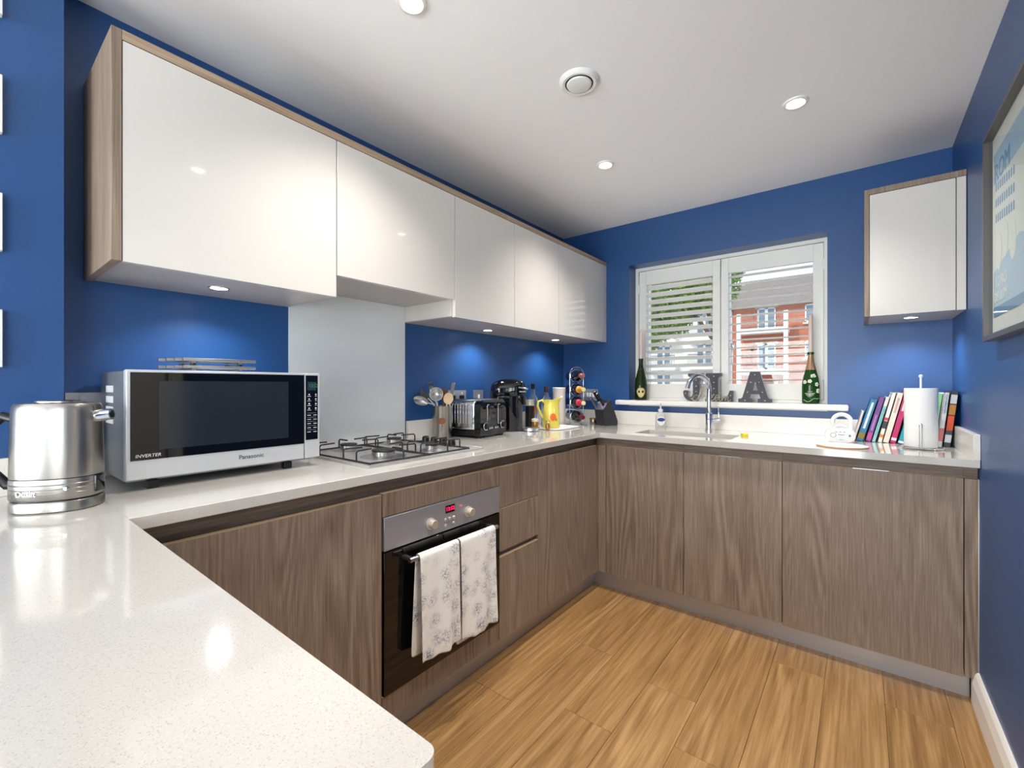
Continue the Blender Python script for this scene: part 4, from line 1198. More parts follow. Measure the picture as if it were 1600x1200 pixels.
add('shaker_cap', B().lathe([(0.0125, 0.0555), (0.012, 0.066), (0.006, 0.070), (0.001, 0.070)], (0, 0, 0), 18, cap=False), M['satin_steel'], sp, local=True)

# ------------------------------------------------------------------ wine rack with four bottles
wc = Vector((0.275, -0.272, 0))
wa = Vector((0.74, -0.67, 0)).normalized()       # bottle axis, necks towards the room
ws = Vector((-wa.y, wa.x, 0))                    # across
if ws.dot(Vector((0.786, 0.618, 0))) < 0: ws = -ws
rk = thing('wine_rack', 'arched chrome wire wine rack in the corner', 'wine rack', (wc.x, wc.y, CT))
hw_ = 0.050
for off in (0.0,):
    c0 = wc + wa*off
    pts = [c0 - ws*hw_ + Zv*(CT+0.004)]
    top = CT + 0.360
    pts.append(c0 - ws*hw_ + Zv*top)
    for k in range(1, 12):
        a = math.pi - math.pi*k/12
        pts.append(c0 + ws*(hw_*math.cos(a)) + Zv*(top + hw_*math.sin(a)))
    pts.append(c0 + ws*hw_ + Zv*top)
    pts.append(c0 + ws*hw_ + Zv*(CT+0.004))
    add('arched_frame', B().tube(pts, 0.0035, 10), M['chrome'], rk)
for s_ in (-1, 1):
    add('foot_bar', B().tube([wc + ws*(s_*hw_) - wa*0.070 + Zv*(CT+0.0035), wc + ws*(s_*hw_) + wa*0.070 + Zv*(CT+0.0035)], 0.0035, 8), M['chrome'], rk)
heights = [0.062, 0.160, 0.252, 0.348]
for h_ in heights:
    for off in (0.0,):
        c0 = wc + wa*off + Zv*(CT+h_)
        add('bottle_ring', B().tube([c0 + ws*(0.0455*math.cos(2*math.pi*i/28)) + Zv*(0.0455*math.sin(2*math.pi*i/28)) for i in range(28)], 0.002, 8, closed=True), M['chrome'], rk)
wine_glass = mat('dark_wine_glass', (16, 18, 22), 0.06, coat=0.3)
caps = [((112, 28, 44), 'dark red'), ((200, 60, 76), 'red and cream'), ((222, 160, 60), 'amber'), ((176, 96, 90), 'rose')]
posn = ['lowest in the rack', 'second from the bottom of the rack', 'third from the bottom of the rack', 'at the top of the rack']
for i, h_ in enumerate(heights):
    cz = CT + h_
    p0 = wc - wa*0.155 + Zv*cz
    t = thing('wine_bottle', 'dark wine bottle with %s foil, %s' % (caps[i][1], posn[i]), 'bottle', tuple(p0), 0.0, 'wine bottles in the rack')
    add('glass', B().axlathe([(0.001, 0.004), (0.034, 0.0), (0.037, 0.004), (0.037, 0.185), (0.032, 0.205), (0.018, 0.228), (0.0145, 0.245), (0.0140, 0.290), (0.001, 0.290)], p0, wa, 28), wine_glass, t)
    add('foil', B().axlathe([(0.0150, 0.240), (0.0150, 0.296), (0.0135, 0.300), (0.001, 0.300)], p0, wa, 20), mat('foil_%d' % i, caps[i][0], 0.35, metal=0.3), t)
    if i in (1, 2):
        add('neck_collar', B().axlathe([(0.026, 0.216), (0.024, 0.224), (0.0165, 0.240), (0.001, 0.241)], p0 , wa, 20), mat('neck_collar_%d' % i, ((214, 60, 80), (240, 160, 40))[i-1], 0.4), t)
        add('cork_end', B().axlathe([(0.0142, 0.300), (0.0142, 0.310), (0.001, 0.311)], p0, wa, 18), mat('pale_cork_%d' % i, (228, 204, 140), 0.5), t)

# ------------------------------------------------------------------ knife block, knives, small tin
al = Vector((0.37, 0.93, 0)).normalized()
tk = Vector((0.93, -0.37, 0)).normalized()
kb0 = Vector((0.392, -0.198, CT))
kbk = thing('knife_block', 'black slanted knife block by the window wall', 'knife block', tuple(kb0))
blk = mat('charcoal_block', (50, 50, 56), 0.5)
kp_ = [(0.0, 0.0), (0.112, 0.0), (0.114, 0.030), (0.050, 0.178), (0.022, 0.160), (-0.014, 0.108)]
add('block', B().prism(kp_, kb0, al, Zv, tk*0.095), blk, kbk)
sl_d = (al*0.036 + Zv*0.052).normalized()
sl_n = (Zv*0.036 - al*0.052).normalized()
add('slot_plate', B().obox(kb0 + al*0.004 + Zv*0.134 + tk*0.0475 + sl_n*0.0012, sl_d*0.028, tk*0.042, sl_n*0.001), mat('lilac_slot_plate', (150, 150, 186), 0.4), kbk)
for i, (q, w_, ln) in enumerate(((0.018, 0.2, 0.085), (0.036, 0.75, 0.105), (0.054, 0.75, 0.110), (0.072, 0.6, 0.100), (0.084, 0.1, 0.06))):
    p0 = kb0 + tk*q + al*(-0.014 + 0.036*w_) + Zv*(0.108 + 0.052*w_) + sl_n*0.003
    d = (Zv*0.80 - al*0.60).normalized()
    t = thing('kitchen_knife', ('steel-handled knife standing in the front slot of the knife block', 'black-handled knife with a steel cap in the knife block', 'black-handled knife with a steel cap in the knife block', 'black-handled knife with a steel cap in the knife block', 'shortest steel-handled knife in the knife block')[i], 'knife', tuple(p0), 0.0, 'knives in the block')
    add('handle', B().obox(p0 + d*(ln/2), d*(ln/2), tk*0.006, d.cross(tk)*0.009, 0.003, 2), M['satin_steel'] if i in (0, 4) else M['black'], t)
    add('handle_cap', B().obox(p0 + d*(ln+0.004), d*0.004, tk*0.0065, d.cross(tk)*0.0095, 0.002, 1), M['chrome'], t)
    add('rivets', B().cyl(p0 + d*ln*0.3 - tk*0.0066, p0 + d*ln*0.3 + tk*0.0066, 0.002, n=8).cyl(p0 + d*ln*0.7 - tk*0.0066, p0 + d*ln*0.7 + tk*0.0066, 0.002, n=8), M['chrome'], t)
st = thing('spice_tin', 'small round metal tin between wine rack and knife block', 'tin', (0.352, -0.165, CT))
add('tin_body', B().lathe([(0.001, 0), (0.025, 0), (0.026, 0.002), (0.026, 0.032), (0.001, 0.032)], (0, 0, 0), 28, cap=False), M['tin'], st, local=True)
add('tin_lid', B().lathe([(0.027, 0.0325), (0.0275, 0.044), (0.026, 0.046), (0.001, 0.046)], (0, 0, 0), 28, cap=False), mat('brass_lid', (170, 128, 86), 0.3, metal=0.8), st, local=True)

# ------------------------------------------------------------------ sink, tap, soap, sponge
sk_ = thing('kitchen_sink', 'steel one-and-a-half bowl sink sunk into the worktop', 'sink', (1.075, -0.41, 0.73))
def bowl(x0, x1, y0, y1, zb, name):
    t_ = 0.004
    zt = CB-0.0005
    lo = [rrect(x0-0.012, x1+0.012, y0-0.012, y1+0.012, 0.03, zt), rrect(x0, x1, y0, y1, 0.025, zt), rrect(x0+0.004, x1-0.004, y0+0.004, y1-0.004, 0.03, zb+0.02), rrect(x0+0.02, x1-0.02, y0+0.02, y1-0.02, 0.02, zb)]
    b = B(); b.rings(lo, True, False, True)
    o_ = add(name, b, M['satin_steel'], sk_)
    add('drain', B().lathe([(0.001, 0.001), (0.030, 0.001), (0.034, 0.003), (0.036, 0.0005)], ((x0+x1)/2, (y0+y1)/2, zb), 24, cap=False), M['chrome'], o_)
bowl(SX0+0.0, SXM0-0.012, SYF, SYB, 0.745, 'main_bowl')
bowl(SXM1+0.012, SX1, SYF, SYB, 0.785, 'half_bowl')
tp = thing('kitchen_tap', 'tall chrome swan-neck tap with a side lever', 'tap', (1.130, -0.130, CT))
B0 = Vector((1.130, -0.130, CT))
add('tap_base', B().lathe([(0.001, 0), (0.026, 0), (0.026, 0.004), (0.0225, 0.006), (0.0215, 0.105), (0.0195, 0.110), (0.013, 0.112)], tuple(B0), 28, cap=False), M['chrome'], tp)
dsp = Vector((-0.085, -0.150, 0)); lsp = dsp.length; dsp.normalize()
pts = [B0 + Zv*0.108, B0 + Zv*0.18, B0 + Zv*0.255]
r_ = lsp/2
for k in range(1, 13):
    a = math.pi - math.pi*k/13
    pts.append(B0 + dsp*(r_ + r_*math.cos(a)) + Zv*(0.255 + r_*math.sin(a)))
pts.append(B0 + dsp*(lsp+0.004) + Zv*0.268)
add('swan_neck', B().tube(pts[:-1] + [B0 + dsp*(lsp+0.002) + Zv*0.262], 0.0135, 20), M['chrome'], tp)
lv = Vector((0.786, 0.618, 0))*0.9 + Vector((0.3, -0.3, 0)); lv.normalize()
add('lever_hub', B().tube([B0 + Zv*0.055, B0 + lv*0.030 + Zv*0.062, B0 + lv*0.060 + Zv*0.070], [0.014, 0.0155, 0.0155], 18), M['chrome'], tp)
add('lever_rod', B().tube([B0 + lv*0.056 + Zv*0.080, B0 + lv*0.054 + Zv*0.115, B0 + lv*0.050 + Zv*0.150], 0.0035, 8), M['chrome'], tp)
soap = thing('soap_dispenser', 'clear pump soap bottle with a blue oval label by the sink', 'soap bottle', (0.822, -0.115, CT), R(30))
so_m = mat('clear_soap_bottle', (226, 224, 222), 0.1, trans=0.5, ior=1.3)
add('bottle_body', B().rings([rrect(-0.031, 0.031, -0.018, 0.018, 0.016, 0), rrect(-0.033, 0.033, -0.020, 0.020, 0.018, 0.004), rrect(-0.033, 0.033, -0.020, 0.020, 0.018, 0.078), rrect(-0.026, 0.026, -0.018, 0.018, 0.016, 0.092), rrect(-0.013, 0.013, -0.013, 0.013, 0.012, 0.100), rrect(-0.013, 0.013, -0.013, 0.013, 0.012, 0.103)]), so_m, soap, local=True)
def disc_y(b, cx, cz, rx, rz, y, n=24, d=0.0008):
    return b.prism([(cx+rx*math.cos(2*math.pi*i/n), cz+rz*math.sin(2*math.pi*i/n)) for i in range(n)], (0, y, 0), (1, 0, 0), (0, 0, 1), (0, -d, 0))
add('white_label', disc_y(B(), 0, 0.046, 0.024, 0.030, -0.0202), M['whitep'], soap, local=True)
add('blue_label', disc_y(B(), 0, 0.054, 0.024, 0.012, -0.0211), mat('blue_label', (38, 66, 140), 0.5), soap, local=True)
add('pump', B().lathe([(0.0135, 0.103), (0.015, 0.105), (0.015, 0.122), (0.006, 0.124), (0.0045, 0.150), (0.001, 0.150)], (0, 0, 0), 20, cap=False).tube([(0.0, 0, 0.150), (0.0, 0, 0.156), (-0.01, -0.022, 0.156), (-0.012, -0.030, 0.152)], [0.008, 0.008, 0.005, 0.004], 10), M['whitep'], soap, local=True)
add('sponge', B().rings([rrect(-0.032, 0.032, -0.018, 0.018, 0.010, 0.0), rrect(-0.034, 0.034, -0.020, 0.020, 0.012, 0.006), rrect(-0.033, 0.033, -0.019, 0.019, 0.012, 0.018), rrect(-0.028, 0.028, -0.015, 0.015, 0.010, 0.022)]).xf(Matrix.Translation((1.362, -0.318, CT)) @ Matrix.Rotation(R(-60), 4, 'Z') @ Matrix.Scale(0.72, 4)), mat('yellow_sponge', (236, 214, 60), 0.9, bump=0.6, bscale=400), label='yellow sponge at the edge of the sink', cat='sponge')

# ------------------------------------------------------------------ things on the window sill
SZ = 1.114
green_gl = mat('green_champagne_glass', (40, 92, 34), 0.05, trans=0.55, ior=1.35)
dk_green = mat('dark_green_champagne_glass', (40, 56, 24), 0.05, trans=0.35, ior=1.35)
cprof = [(0.001, 0.004), (0.036, 0.0), (0.042, 0.004), (0.0435, 0.02), (0.0435, 0.105), (0.038, 0.150), (0.026, 0.200), (0.0165, 0.240), (0.0140, 0.270), (0.0140, 0.284), (0.0165, 0.286), (0.0165, 0.298), (0.001, 0.298)]
def champagne(x, y, label, glass):
    t = thing('champagne_bottle', label, 'bottle', (x, y, SZ))
    add('glass', B().lathe(cprof, (0, 0, 0), 32, cap=False), glass, t, local=True)
    return t
candle_m = mat('pink_candle_wax', (226, 204, 192), 0.5)
def candle(x, y, label, z0, h):
    t = thing('taper_candle', label, 'candle', (x, y, z0), 0.0, None)
    add('wax', B().lathe([(0.001, 0), (0.0110, 0), (0.0115, 0.01), (0.0105, h-0.004), (0.008, h), (0.001, h)], (0, 0, 0), 18, cap=False), candle_m, t, local=True)
    add('wick', B().cyl((0, 0, h-0.001), (0.001, 0, h+0.006), 0.0008, n=6), M['print_k'], t, local=True)
bx, by = 0.622, 0.045
t = champagne(bx, by, 'dark green champagne bottle with a gold shield label on the sill', dk_green)
fa = facing(bx, by)
def shield(b, r, a0, aw, z0, zh, n=24):
    c = b.bm.verts.new((r*math.cos(a0), r*math.sin(a0), z0))
    vs = []
    for i in range(n):
        q = 2*math.pi*i/n
        w = aw*math.copysign(abs(math.cos(q))**0.8, math.cos(q)) * (1.0 if math.sin(q) > 0 else (1-0.35*abs(math.sin(q))))
        zz = z0 + zh*(0.8*math.sin(q) if math.sin(q) > 0 else 1.15*math.sin(q))
        vs.append(b.bm.verts.new((r*math.cos(a0+w), r*math.sin(a0+w), zz)))
    for i in range(n):
        b.bm.faces.new((c, vs[i], vs[(i+1) % n]))
    return b
s1 = add('shield_label', shield(B(), 0.0442, fa, 0.72, 0.060, 0.036), mat('gold_shield_label', (196, 172, 104), 0.5), t, local=True)
add('shield_inner', shield(B(), 0.0446, fa, 0.60, 0.060, 0.030), mat('pale_gold_label', (212, 194, 136), 0.5), s1, local=True)
add('neck_foil', B().lathe([(0.0236, 0.212), (0.0150, 0.245), (0.0148, 0.280)], (0, 0, 0), 24, cap=False), M['print_k'], t, local=True)
candle(bx, by, 'pale candle standing in the neck of the bottle with the shield label', SZ+0.298, 0.205)
bx, by = 1.640, 0.045
t = champagne(bx, by, 'bright green champagne bottle painted with white flowers on the sill', green_gl)
fa = facing(bx, by)
fw = mat('white_enamel_flower', (226, 226, 206), 0.5)
for da, z, rr in ((0.35, 0.158, 0.011), (-0.75, 0.125, 0.009), (0.75, 0.112, 0.009), (0.95, 0.075, 0.011), (-0.1, 0.130, 0.008)):
    r = 0.0440 if z < 0.106 else 0.0440 - (z-0.105)*0.122 - max(0, z-0.15)*0.1
    b = B()
    for q in range(5):
        aa = 2*math.pi*q/5
        on_cyl(b, r+0.0006, fa+da+0.011*math.cos(aa)/r*0.8*rr/0.011, rr*0.6/r, z+rr*0.8*math.sin(aa), rr*0.6, 10)
    add('painted_flower', b, fw, t, local=True)
add('painted_stem', B().tube([(0.0442*math.cos(fa+a), 0.0442*math.sin(fa+a), 0.018+0.006*math.sin(a*5)+0.02*max(0, a)) for a in [-0.9+0.15*i for i in range(14)]], 0.0009, 6), fw, t, local=True)
for q, (zz, wq) in enumerate(((0.070, 0.012), (0.060, 0.024), (0.052, 0.018), (0.044, 0.012))):
    add('painted_lettering', B().tube([(0.0440*math.cos(fa-0.1+a), 0.0440*math.sin(fa-0.1+a), zz) for a in [(-1+0.25*i)*wq/0.0437 for i in range(9)]], 0.0016 if q in (1, 2) else 0.0008, 6), fw, t, local=True)
add('neck_foil', B().lathe([(0.0275, 0.196), (0.0172, 0.240), (0.0146, 0.270), (0.0146, 0.284)], (0, 0, 0), 24, cap=False), mat('rose_gold_foil', (176, 140, 108), 0.35, metal=0.5), t, local=True)
candle(bx, by, 'pale candle standing in the neck of the flower-painted bottle', SZ+0.298, 0.218)

# marquee letters J, L, A
lm = mat('dark_slate_letter', (74, 74, 82), 0.55, bump=0.2, bscale=120)
le = mat('zinc_letter_edge', (176, 178, 182), 0.4, metal=0.6)
bulb_m = mat('warm_bulb', (214, 186, 150), 0.25)
def letter(name, label, x0, y0, polys, bulbs, holes=None, d=0.040):
    t = thing(name, label, 'letter', (x0, y0, SZ), R(4))
    b = B()
    for poly in polys:
        b.prism(poly, (0, 0, 0), (1, 0, 0), (0, 0, 1), (0, 0.004, 0))
    add('letter_face', b, lm, t, local=True)
    b = B()
    for poly in polys:
        b.prism([(p[0], p[1]) for p in poly], (0, 0.0042, 0), (1, 0, 0), (0, 0, 1), (0, d, 0))
    add('letter_side', b, le, t, local=True)
    for (x, z) in bulbs:
        add('bulb', B().ball((x, -0.003, z), 0.0045, 10), bulb_m, t, local=True)
def arc(cx, cz, r, a0, a1, n):
    return [(cx+r*math.cos(R(a0+(a1-a0)*i/n)), cz+r*math.sin(R(a0+(a1-a0)*i/n))) for i in range(n+1)]
H_ = 0.186
Jst = [(0.075, 0.065), (0.118, 0.065), (0.118, 0.135), (0.122, 0.152), (0.140, 0.166), (0.140, H_), (0.044, H_), (0.044, 0.168), (0.064, 0.158), (0.075, 0.140)]
Jhook = [(0.118, 0.0652), (0.118, 0.050)] + arc(0.066, 0.052, 0.052, -4, -176, 14) + [(0.012, 0.060), (0.016, 0.070), (0.028, 0.074), (0.040, 0.070), (0.046, 0.058), (0.042, 0.046), (0.044, 0.034), (0.056, 0.026), (0.068, 0.032), (0.075, 0.046), (0.075, 0.0652)]
letter('letter_j', 'dark marquee letter J on the window sill', 0.905, 0.050, [Jst, Jhook], [(0.096, 0.10), (0.096, 0.065), (0.096, 0.14), (0.066, 0.016), (0.028, 0.052)])
Lp = [(0.0, 0.0), (0.165, 0.0), (0.168, 0.072), (0.146, 0.072), (0.138, 0.046), (0.118, 0.026), (0.078, 0.022), (0.078, 0.150), (0.084, 0.162), (0.100, 0.168), (0.100, H_), (0.004, H_), (0.004, 0.168), (0.022, 0.160), (0.028, 0.148), (0.028, 0.030), (0.020, 0.020), (0.0, 0.016)]
letter('letter_l', 'dark marquee letter L on the window sill behind the tap', 1.060, 0.050, [Lp], [(0.053, 0.165), (0.053, 0.125), (0.053, 0.085), (0.053, 0.045), (0.100, 0.012), (0.152, 0.040)])
AH = 0.190
A1 = [(0.0, 0.0), (0.078, 0.0), (0.078, 0.022), (0.062, 0.026), (0.070, 0.052), (0.106, 0.052), (0.106, 0.074), (0.078, 0.074), (0.0925, 0.138), (0.0925, AH), (0.066, AH), (0.024, 0.034), (0.016, 0.024), (0.0, 0.022)]
A2 = [(0.185-p[0], p[1]) for p in reversed(A1)]
A2 = [(max(p[0], 0.0925), p[1]) for p in A2]
A1 = [(min(p[0], 0.0925), p[1]) for p in A1]
letter('letter_a', 'dark marquee letter A on the window sill', 1.262, 0.030, [A1, A2], [(0.0925, 0.172), (0.070, 0.125), (0.115, 0.125), (0.052, 0.064), (0.133, 0.064), (0.038, 0.012), (0.147, 0.012)])
# wire word
wd = mat('champagne_wire', (204, 190, 166), 0.3, metal=0.7)
def smooth_pts(pts, n=6):
    out = []
    m = len(pts)
    for i in range(m-1):
        p0, p1, p2, p3 = pts[max(i-1, 0)], pts[i], pts[i+1], pts[min(i+2, m-1)]
        for k in range(n):
            t_ = k/n
            out.append(tuple(0.5*((2*p1[j]) + (-p0[j]+p2[j])*t_ + (2*p0[j]-5*p1[j]+4*p2[j]-p3[j])*t_*t_ + (-p0[j]+3*p1[j]-3*p2[j]+p3[j])*t_**3) for j in range(2)))
    out.append(pts[-1])
    return out
dream = [(0.052, 0.030), (0.036, 0.040), (0.018, 0.030), (0.010, 0.012), (0.020, 0.003), (0.036, 0.010), (0.052, 0.035), (0.070, 0.075), (0.078, 0.098), (0.070, 0.100), (0.058, 0.065), (0.050, 0.020), (0.056, 0.003), (0.068, 0.010),
         (0.080, 0.034), (0.084, 0.040), (0.086, 0.032), (0.096, 0.032), (0.092, 0.012), (0.100, 0.003), (0.114, 0.014),
         (0.132, 0.030), (0.128, 0.040), (0.116, 0.032), (0.114, 0.012), (0.124, 0.003), (0.140, 0.012),
         (0.172, 0.036), (0.158, 0.040), (0.146, 0.022), (0.150, 0.005), (0.162, 0.012), (0.174, 0.036), (0.172, 0.008), (0.180, 0.004),
         (0.192, 0.034), (0.190, 0.004), (0.200, 0.030), (0.207, 0.034), (0.206, 0.004), (0.216, 0.030), (0.223, 0.033), (0.222, 0.006), (0.228, 0.003), (0.238, 0.012)]
wr = thing('wire_word', 'small gold wire word reading dream on the window sill', 'ornament', (0.985, -0.006, SZ), R(4))
add('script', B().tube([Vector((p[0], 0, p[1]+0.0032)) for p in smooth_pts(dream)], 0.0022, 6), wd, wr, local=True)

# ------------------------------------------------------------------ books, paper roll, clock radio, round trivet
SPY = -0.215
PREV = []
def book(label, xb0, xb1, xt0, ztop, col, texts=(), pages=True, y=SPY, dep=0.165):
    """spine quad: bottom xb0..xb1, top left corner at (xt0, ztop)"""
    # stand clear of the neighbour leaning the same way
    if PREV and xb0 - PREV[0] < 0.02:
        hh = min(PREV[2], ztop-CT)
        need = max(PREV[0]+0.001-xb0, PREV[0]+PREV[1]*hh+0.001-xb0-(xt0-xb0)/(ztop-CT)*hh)
        if need > 0: xb0, xb1, xt0 = xb0+need, xb1+need, xt0+need
    dx, dz_ = xt0-xb0, ztop-CT
    PREV[:] = [xb1, dx/dz_, dz_]
    ang = math.atan2(dx, dz_)
    ht = math.hypot(dx, dz_)
    th = (xb1-xb0)*math.cos(ang)
    t = thing('book', label, 'book', (xb0, y, CT), 0.0, 'books beside the paper roll')
    u = Vector((math.cos(ang), 0, -math.sin(ang)))       # thickness
    v = Vector((math.sin(ang), 0, math.cos(ang)))        # height
    o_ = Vector((xb0, y, CT + th*math.sin(ang)))
    dv = Vector((0, 1, 0))
    cm_ = mat('book_cover', col, 0.4)
    cov = B()
    cov.obox(o_ + u*(th/2) + v*(ht/2) + dv*0.001, u*(th/2), dv*0.001, v*(ht/2))
    cov.obox(o_ + u*0.001 + v*(ht/2) + dv*(dep/2), u*0.001, dv*(dep/2), v*(ht/2))
    cov.obox(o_ + u*(th-0.001) + v*(ht/2) + dv*(dep/2), u*0.001, dv*(dep/2), v*(ht/2))
    add('cover', cov, cm_, t, smooth=False)
    add('pages', B().obox(o_ + u*(th/2) + v*(ht/2) + dv*(dep/2), u*(th/2-0.002), dv*(dep/2-0.003), v*(ht/2-0.003)), M['pagem'], t, smooth=False)
    for (kind, a, b_, col2, s_) in texts:
        m2 = mat('spine_ink', col2, 0.5)
        if kind == 'line':
            add('spine_lettering', B().obox(o_ + u*(th/2) + v*(ht*(a+b_)/2) - dv*0.0004, u*(th*0.16), dv*0.0002, v*(ht*(b_-a)/2)), m2, t, smooth=False)
        elif kind == 'block':
            add('spine_block', B().obox(o_ + u*(th/2) + v*(ht*(a+b_)/2) - dv*0.0002, u*(th*0.42), dv*0.0002, v*(ht*(b_-a)/2)), m2, t, smooth=False)
        else:
            # spine lettering reads downwards from the top
            text('spine_lettering', s_, th*0.62, tuple(o_ + u*(th/2) + v*(ht*b_) - dv*0.0008), tuple(-v), tuple(u), m2, t, ax='LEFT', extrude=0.0002, squash=a)
M['pagem'] = mat('book_pages', (236, 230, 214), 0.8)
book('thin white and pink book, shortest of the row', 1.834, 1.846, 1.871, 1.090, (236, 226, 222), [('block', 0.04, 0.10, (160, 60, 90), '')])
book('blue cookbook with white spine lettering in the row of books', 1.849, 1.879, 1.906, 1.148, (44, 122, 166), [('line', 0.30, 0.92, (214, 226, 232), ''), ('block', 0.06, 0.20, (150, 130, 60), '')])
book('purple book with a pink foot leaning in the row', 1.883, 1.906, 1.938, 1.160, (118, 68, 142), [('block', 0.03, 0.20, (190, 80, 150), ''), ('line', 0.25, 0.60, (170, 130, 190), '')])
book('pale turquoise and cream book leaning in the row', 1.909, 1.925, 1.964, 1.162, (150, 206, 208), [('block', 0.80, 1.0, (230, 226, 214), ''), ('line', 0.15, 0.75, (120, 176, 180), '')])
book('white book with small coloured blocks on its spine', 1.928, 1.946, 1.982, 1.184, (238, 232, 222), [('block', 0.44, 0.50, (206, 60, 100), ''), ('block', 0.28, 0.43, (60, 60, 66), ''), ('block', 0.10, 0.16, (222, 130, 60), '')])
book('wide cream book leaning beside the magenta one', 1.949, 1.974, 2.004, 1.182, (236, 222, 206), [('line', 0.60, 0.90, (206, 170, 160), '')])
book('magenta book with a white emblem at its foot', 1.978, 2.002, 2.034, 1.190, (196, 36, 104), [('block', 0.05, 0.10, (240, 220, 226), ''), ('line', 0.62, 0.86, (246, 220, 230), '')])
book('teal book half hidden by the paper roll', 2.007, 2.032, 2.060, 1.165, (40, 160, 172), [('block', 0.0, 0.05, (226, 236, 236), '')])
book('mint green book behind the paper roll', 2.116, 2.138, 2.144, 1.182, (142, 214, 158))
book('white book with blue and red spine lettering at the right of the roll', 2.141, 2.160, 2.166, 1.186, (238, 234, 230), [('txt', 0.95, 0.97, (60, 120, 176), "TOM KERRIDGE'S"), ('block', 0.10, 0.34, (222, 130, 130), '')], dep=0.17, y=-0.232)
book('black book with orange spine panel at the end of the row', 2.163, 2.188, 2.190, 1.192, (44, 48, 54), [('block', 0.30, 0.56, (226, 88, 44), ''), ('block', 0.58, 0.76, (196, 130, 50), ''), ('block', 0.78, 0.94, (210, 210, 206), ''), ('block', 0.08, 0.22, (220, 220, 220), '')], dep=0.17, y=-0.236)
# paper roll on its wire stand
prx, pry = 2.079, -0.352
ph = thing('paper_roll_holder', 'wire stand holding the kitchen roll', 'holder', (prx, pry, CT))
ring = [(0.078*math.cos(2*math.pi*i/32), 0.078*math.sin(2*math.pi*i/32), 0.006) for i in range(32)]
add('base_ring', B().tube(ring, 0.0026, 8, closed=True), M['chrome'], ph, local=True)
add('base_cross', B().tube([(-0.078, 0, 0.006), (0.078, 0, 0.006)], 0.0024, 8).tube([(0, -0.078, 0.006), (0, 0.078, 0.006)], 0.0024, 8), M['chrome'], ph, local=True)
for a in (30, 120, 210, 300):
    add('ball_foot', B().ball((0.078*math.cos(R(a)), 0.078*math.sin(R(a)), 0.0045), 0.0045, 10), M['chrome'], ph, local=True)
add('centre_rod', B().cyl((0, 0, 0.006), (0, 0, 0.318), 0.004, n=12).ball((0, 0, 0.322), 0.0075, 12), M['whitep'], ph, local=True)
av = Vector((1.8659-prx, -3.0426-pry, 0)).normalized(); sv = Vector((-av.y, av.x, 0))
g0 = av*0.074
add('tear_bar', B().tube([g0 - sv*0.0045 + Zv*0.006, g0 - sv*0.0045 + Zv*0.106, g0 - sv*0.003 + Zv*0.112, g0 + Zv*0.115, g0 + sv*0.003 + Zv*0.112, g0 + sv*0.0045 + Zv*0.106, g0 + sv*0.0045 + Zv*0.006], 0.0016, 8), M['chrome'], ph, local=True)
pm = mat('paper_towel', (238, 237, 234), 0.95, spec=0.1, bump=0.5, bscale=260)
rl = thing('kitchen_roll', 'white kitchen paper roll on its wire stand', 'paper roll', (prx, pry, CT+0.0085))
add('paper', B().lathe([(0.021, 0.0), (0.056, 0.0), (0.057, 0.002), (0.057, 0.258), (0.056, 0.260), (0.021, 0.260), (0.021, 0.0)], (0, 0, 0), 48, cap=False), pm, rl, local=True)
add('cardboard_core', B().lathe([(0.0205, 0.001), (0.0205, 0.259), (0.0190, 0.259), (0.0190, 0.001)], (0, 0, 0), 24, cap=False), mat('cardboard', (186, 160, 128), 0.9), rl, local=True)
# round trivet
cx, cy = 1.800, -0.505
tv = thing('round_trivet', 'round pale trivet board with a tan edge on the worktop', 'trivet', (cx, cy, CT))
add('board', B().lathe([(0.001, 0.0), (0.096, 0.0), (0.098, 0.002), (0.098, 0.006), (0.001, 0.006)], (0, 0, 0), 48, cap=False), mat('tan_board_edge', (196, 156, 116), 0.6), tv, local=True)
add('board_top', B().lathe([(0.097, 0.0061), (0.0965, 0.0075), (0.001, 0.0075)], (0, 0, 0), 48, cap=False), mat('pale_marble_print', (228, 220, 214), 0.45), tv, local=True)
# clock radio with a hook handle
cr = thing('hook_radio', 'white rounded radio with a hook-shaped handle', 'radio', (1.786, -0.318, CT), R(8))
wp_ = mat('radio_white', (232, 232, 232), 0.3)
lo = []
for yv, s_ in ((-0.020, 0.90), (-0.024, 0.97), (-0.020, 1.0), (0.012, 1.0), (0.018, 0.96), (0.020, 0.88)):
    lp = []
    for i in range(40):
        a = 2*math.pi*i/40
        ca, sa = math.cos(a), math.sin(a)
        lp.append((0.060*s_*math.copysign(abs(ca)**0.72, ca), yv if s_ > 0.9 else yv, 0.036 + 0.036*s_*math.copysign(abs(sa)**0.72, sa)))
    lo.append(lp)
lo = [lo[0]] + lo[2:5] + [lo[5]]
add('radio_body', B().rings(lo), wp_, cr, local=True)
hk = [(0.044, 0.060)] + [(0.044, 0.095)] + arc(0.008, 0.102, 0.036, 0, 180, 14) + [(-0.028, 0.092)]
add('hook', B().tube([(p[0], 0, p[1]) for p in hk], 0.0098, 14), wp_, cr, local=True)
add('hook_arch', B().tube([(p[0], 0, p[1]) for p in arc(0.004, 0.050, 0.034, 20, 160, 10)], 0.006, 10), wp_, cr, local=True)
dk = M['print_g']
add('dial_ring', B().tube([(-0.028+0.011*math.cos(2*math.pi*i/24), -0.0205, 0.036+0.011*math.sin(2*math.pi*i/24)) for i in range(24)], 0.0008, 6, closed=True), dk, cr, local=True)
for x in (-0.016, 0.0, 0.016):
    add('button', B().box(x-0.004, x+0.004, -0.0215, -0.020, 0.051, 0.0535), dk, cr, local=True)
add('printed_mark', B().box(-0.008, 0.016, -0.0208, -0.020, 0.038, 0.0405).box(-0.004, 0.014, -0.0208, -0.020, 0.014, 0.0155).box(0.034, 0.041, -0.0208, -0.020, 0.030, 0.040), dk, cr, local=True)

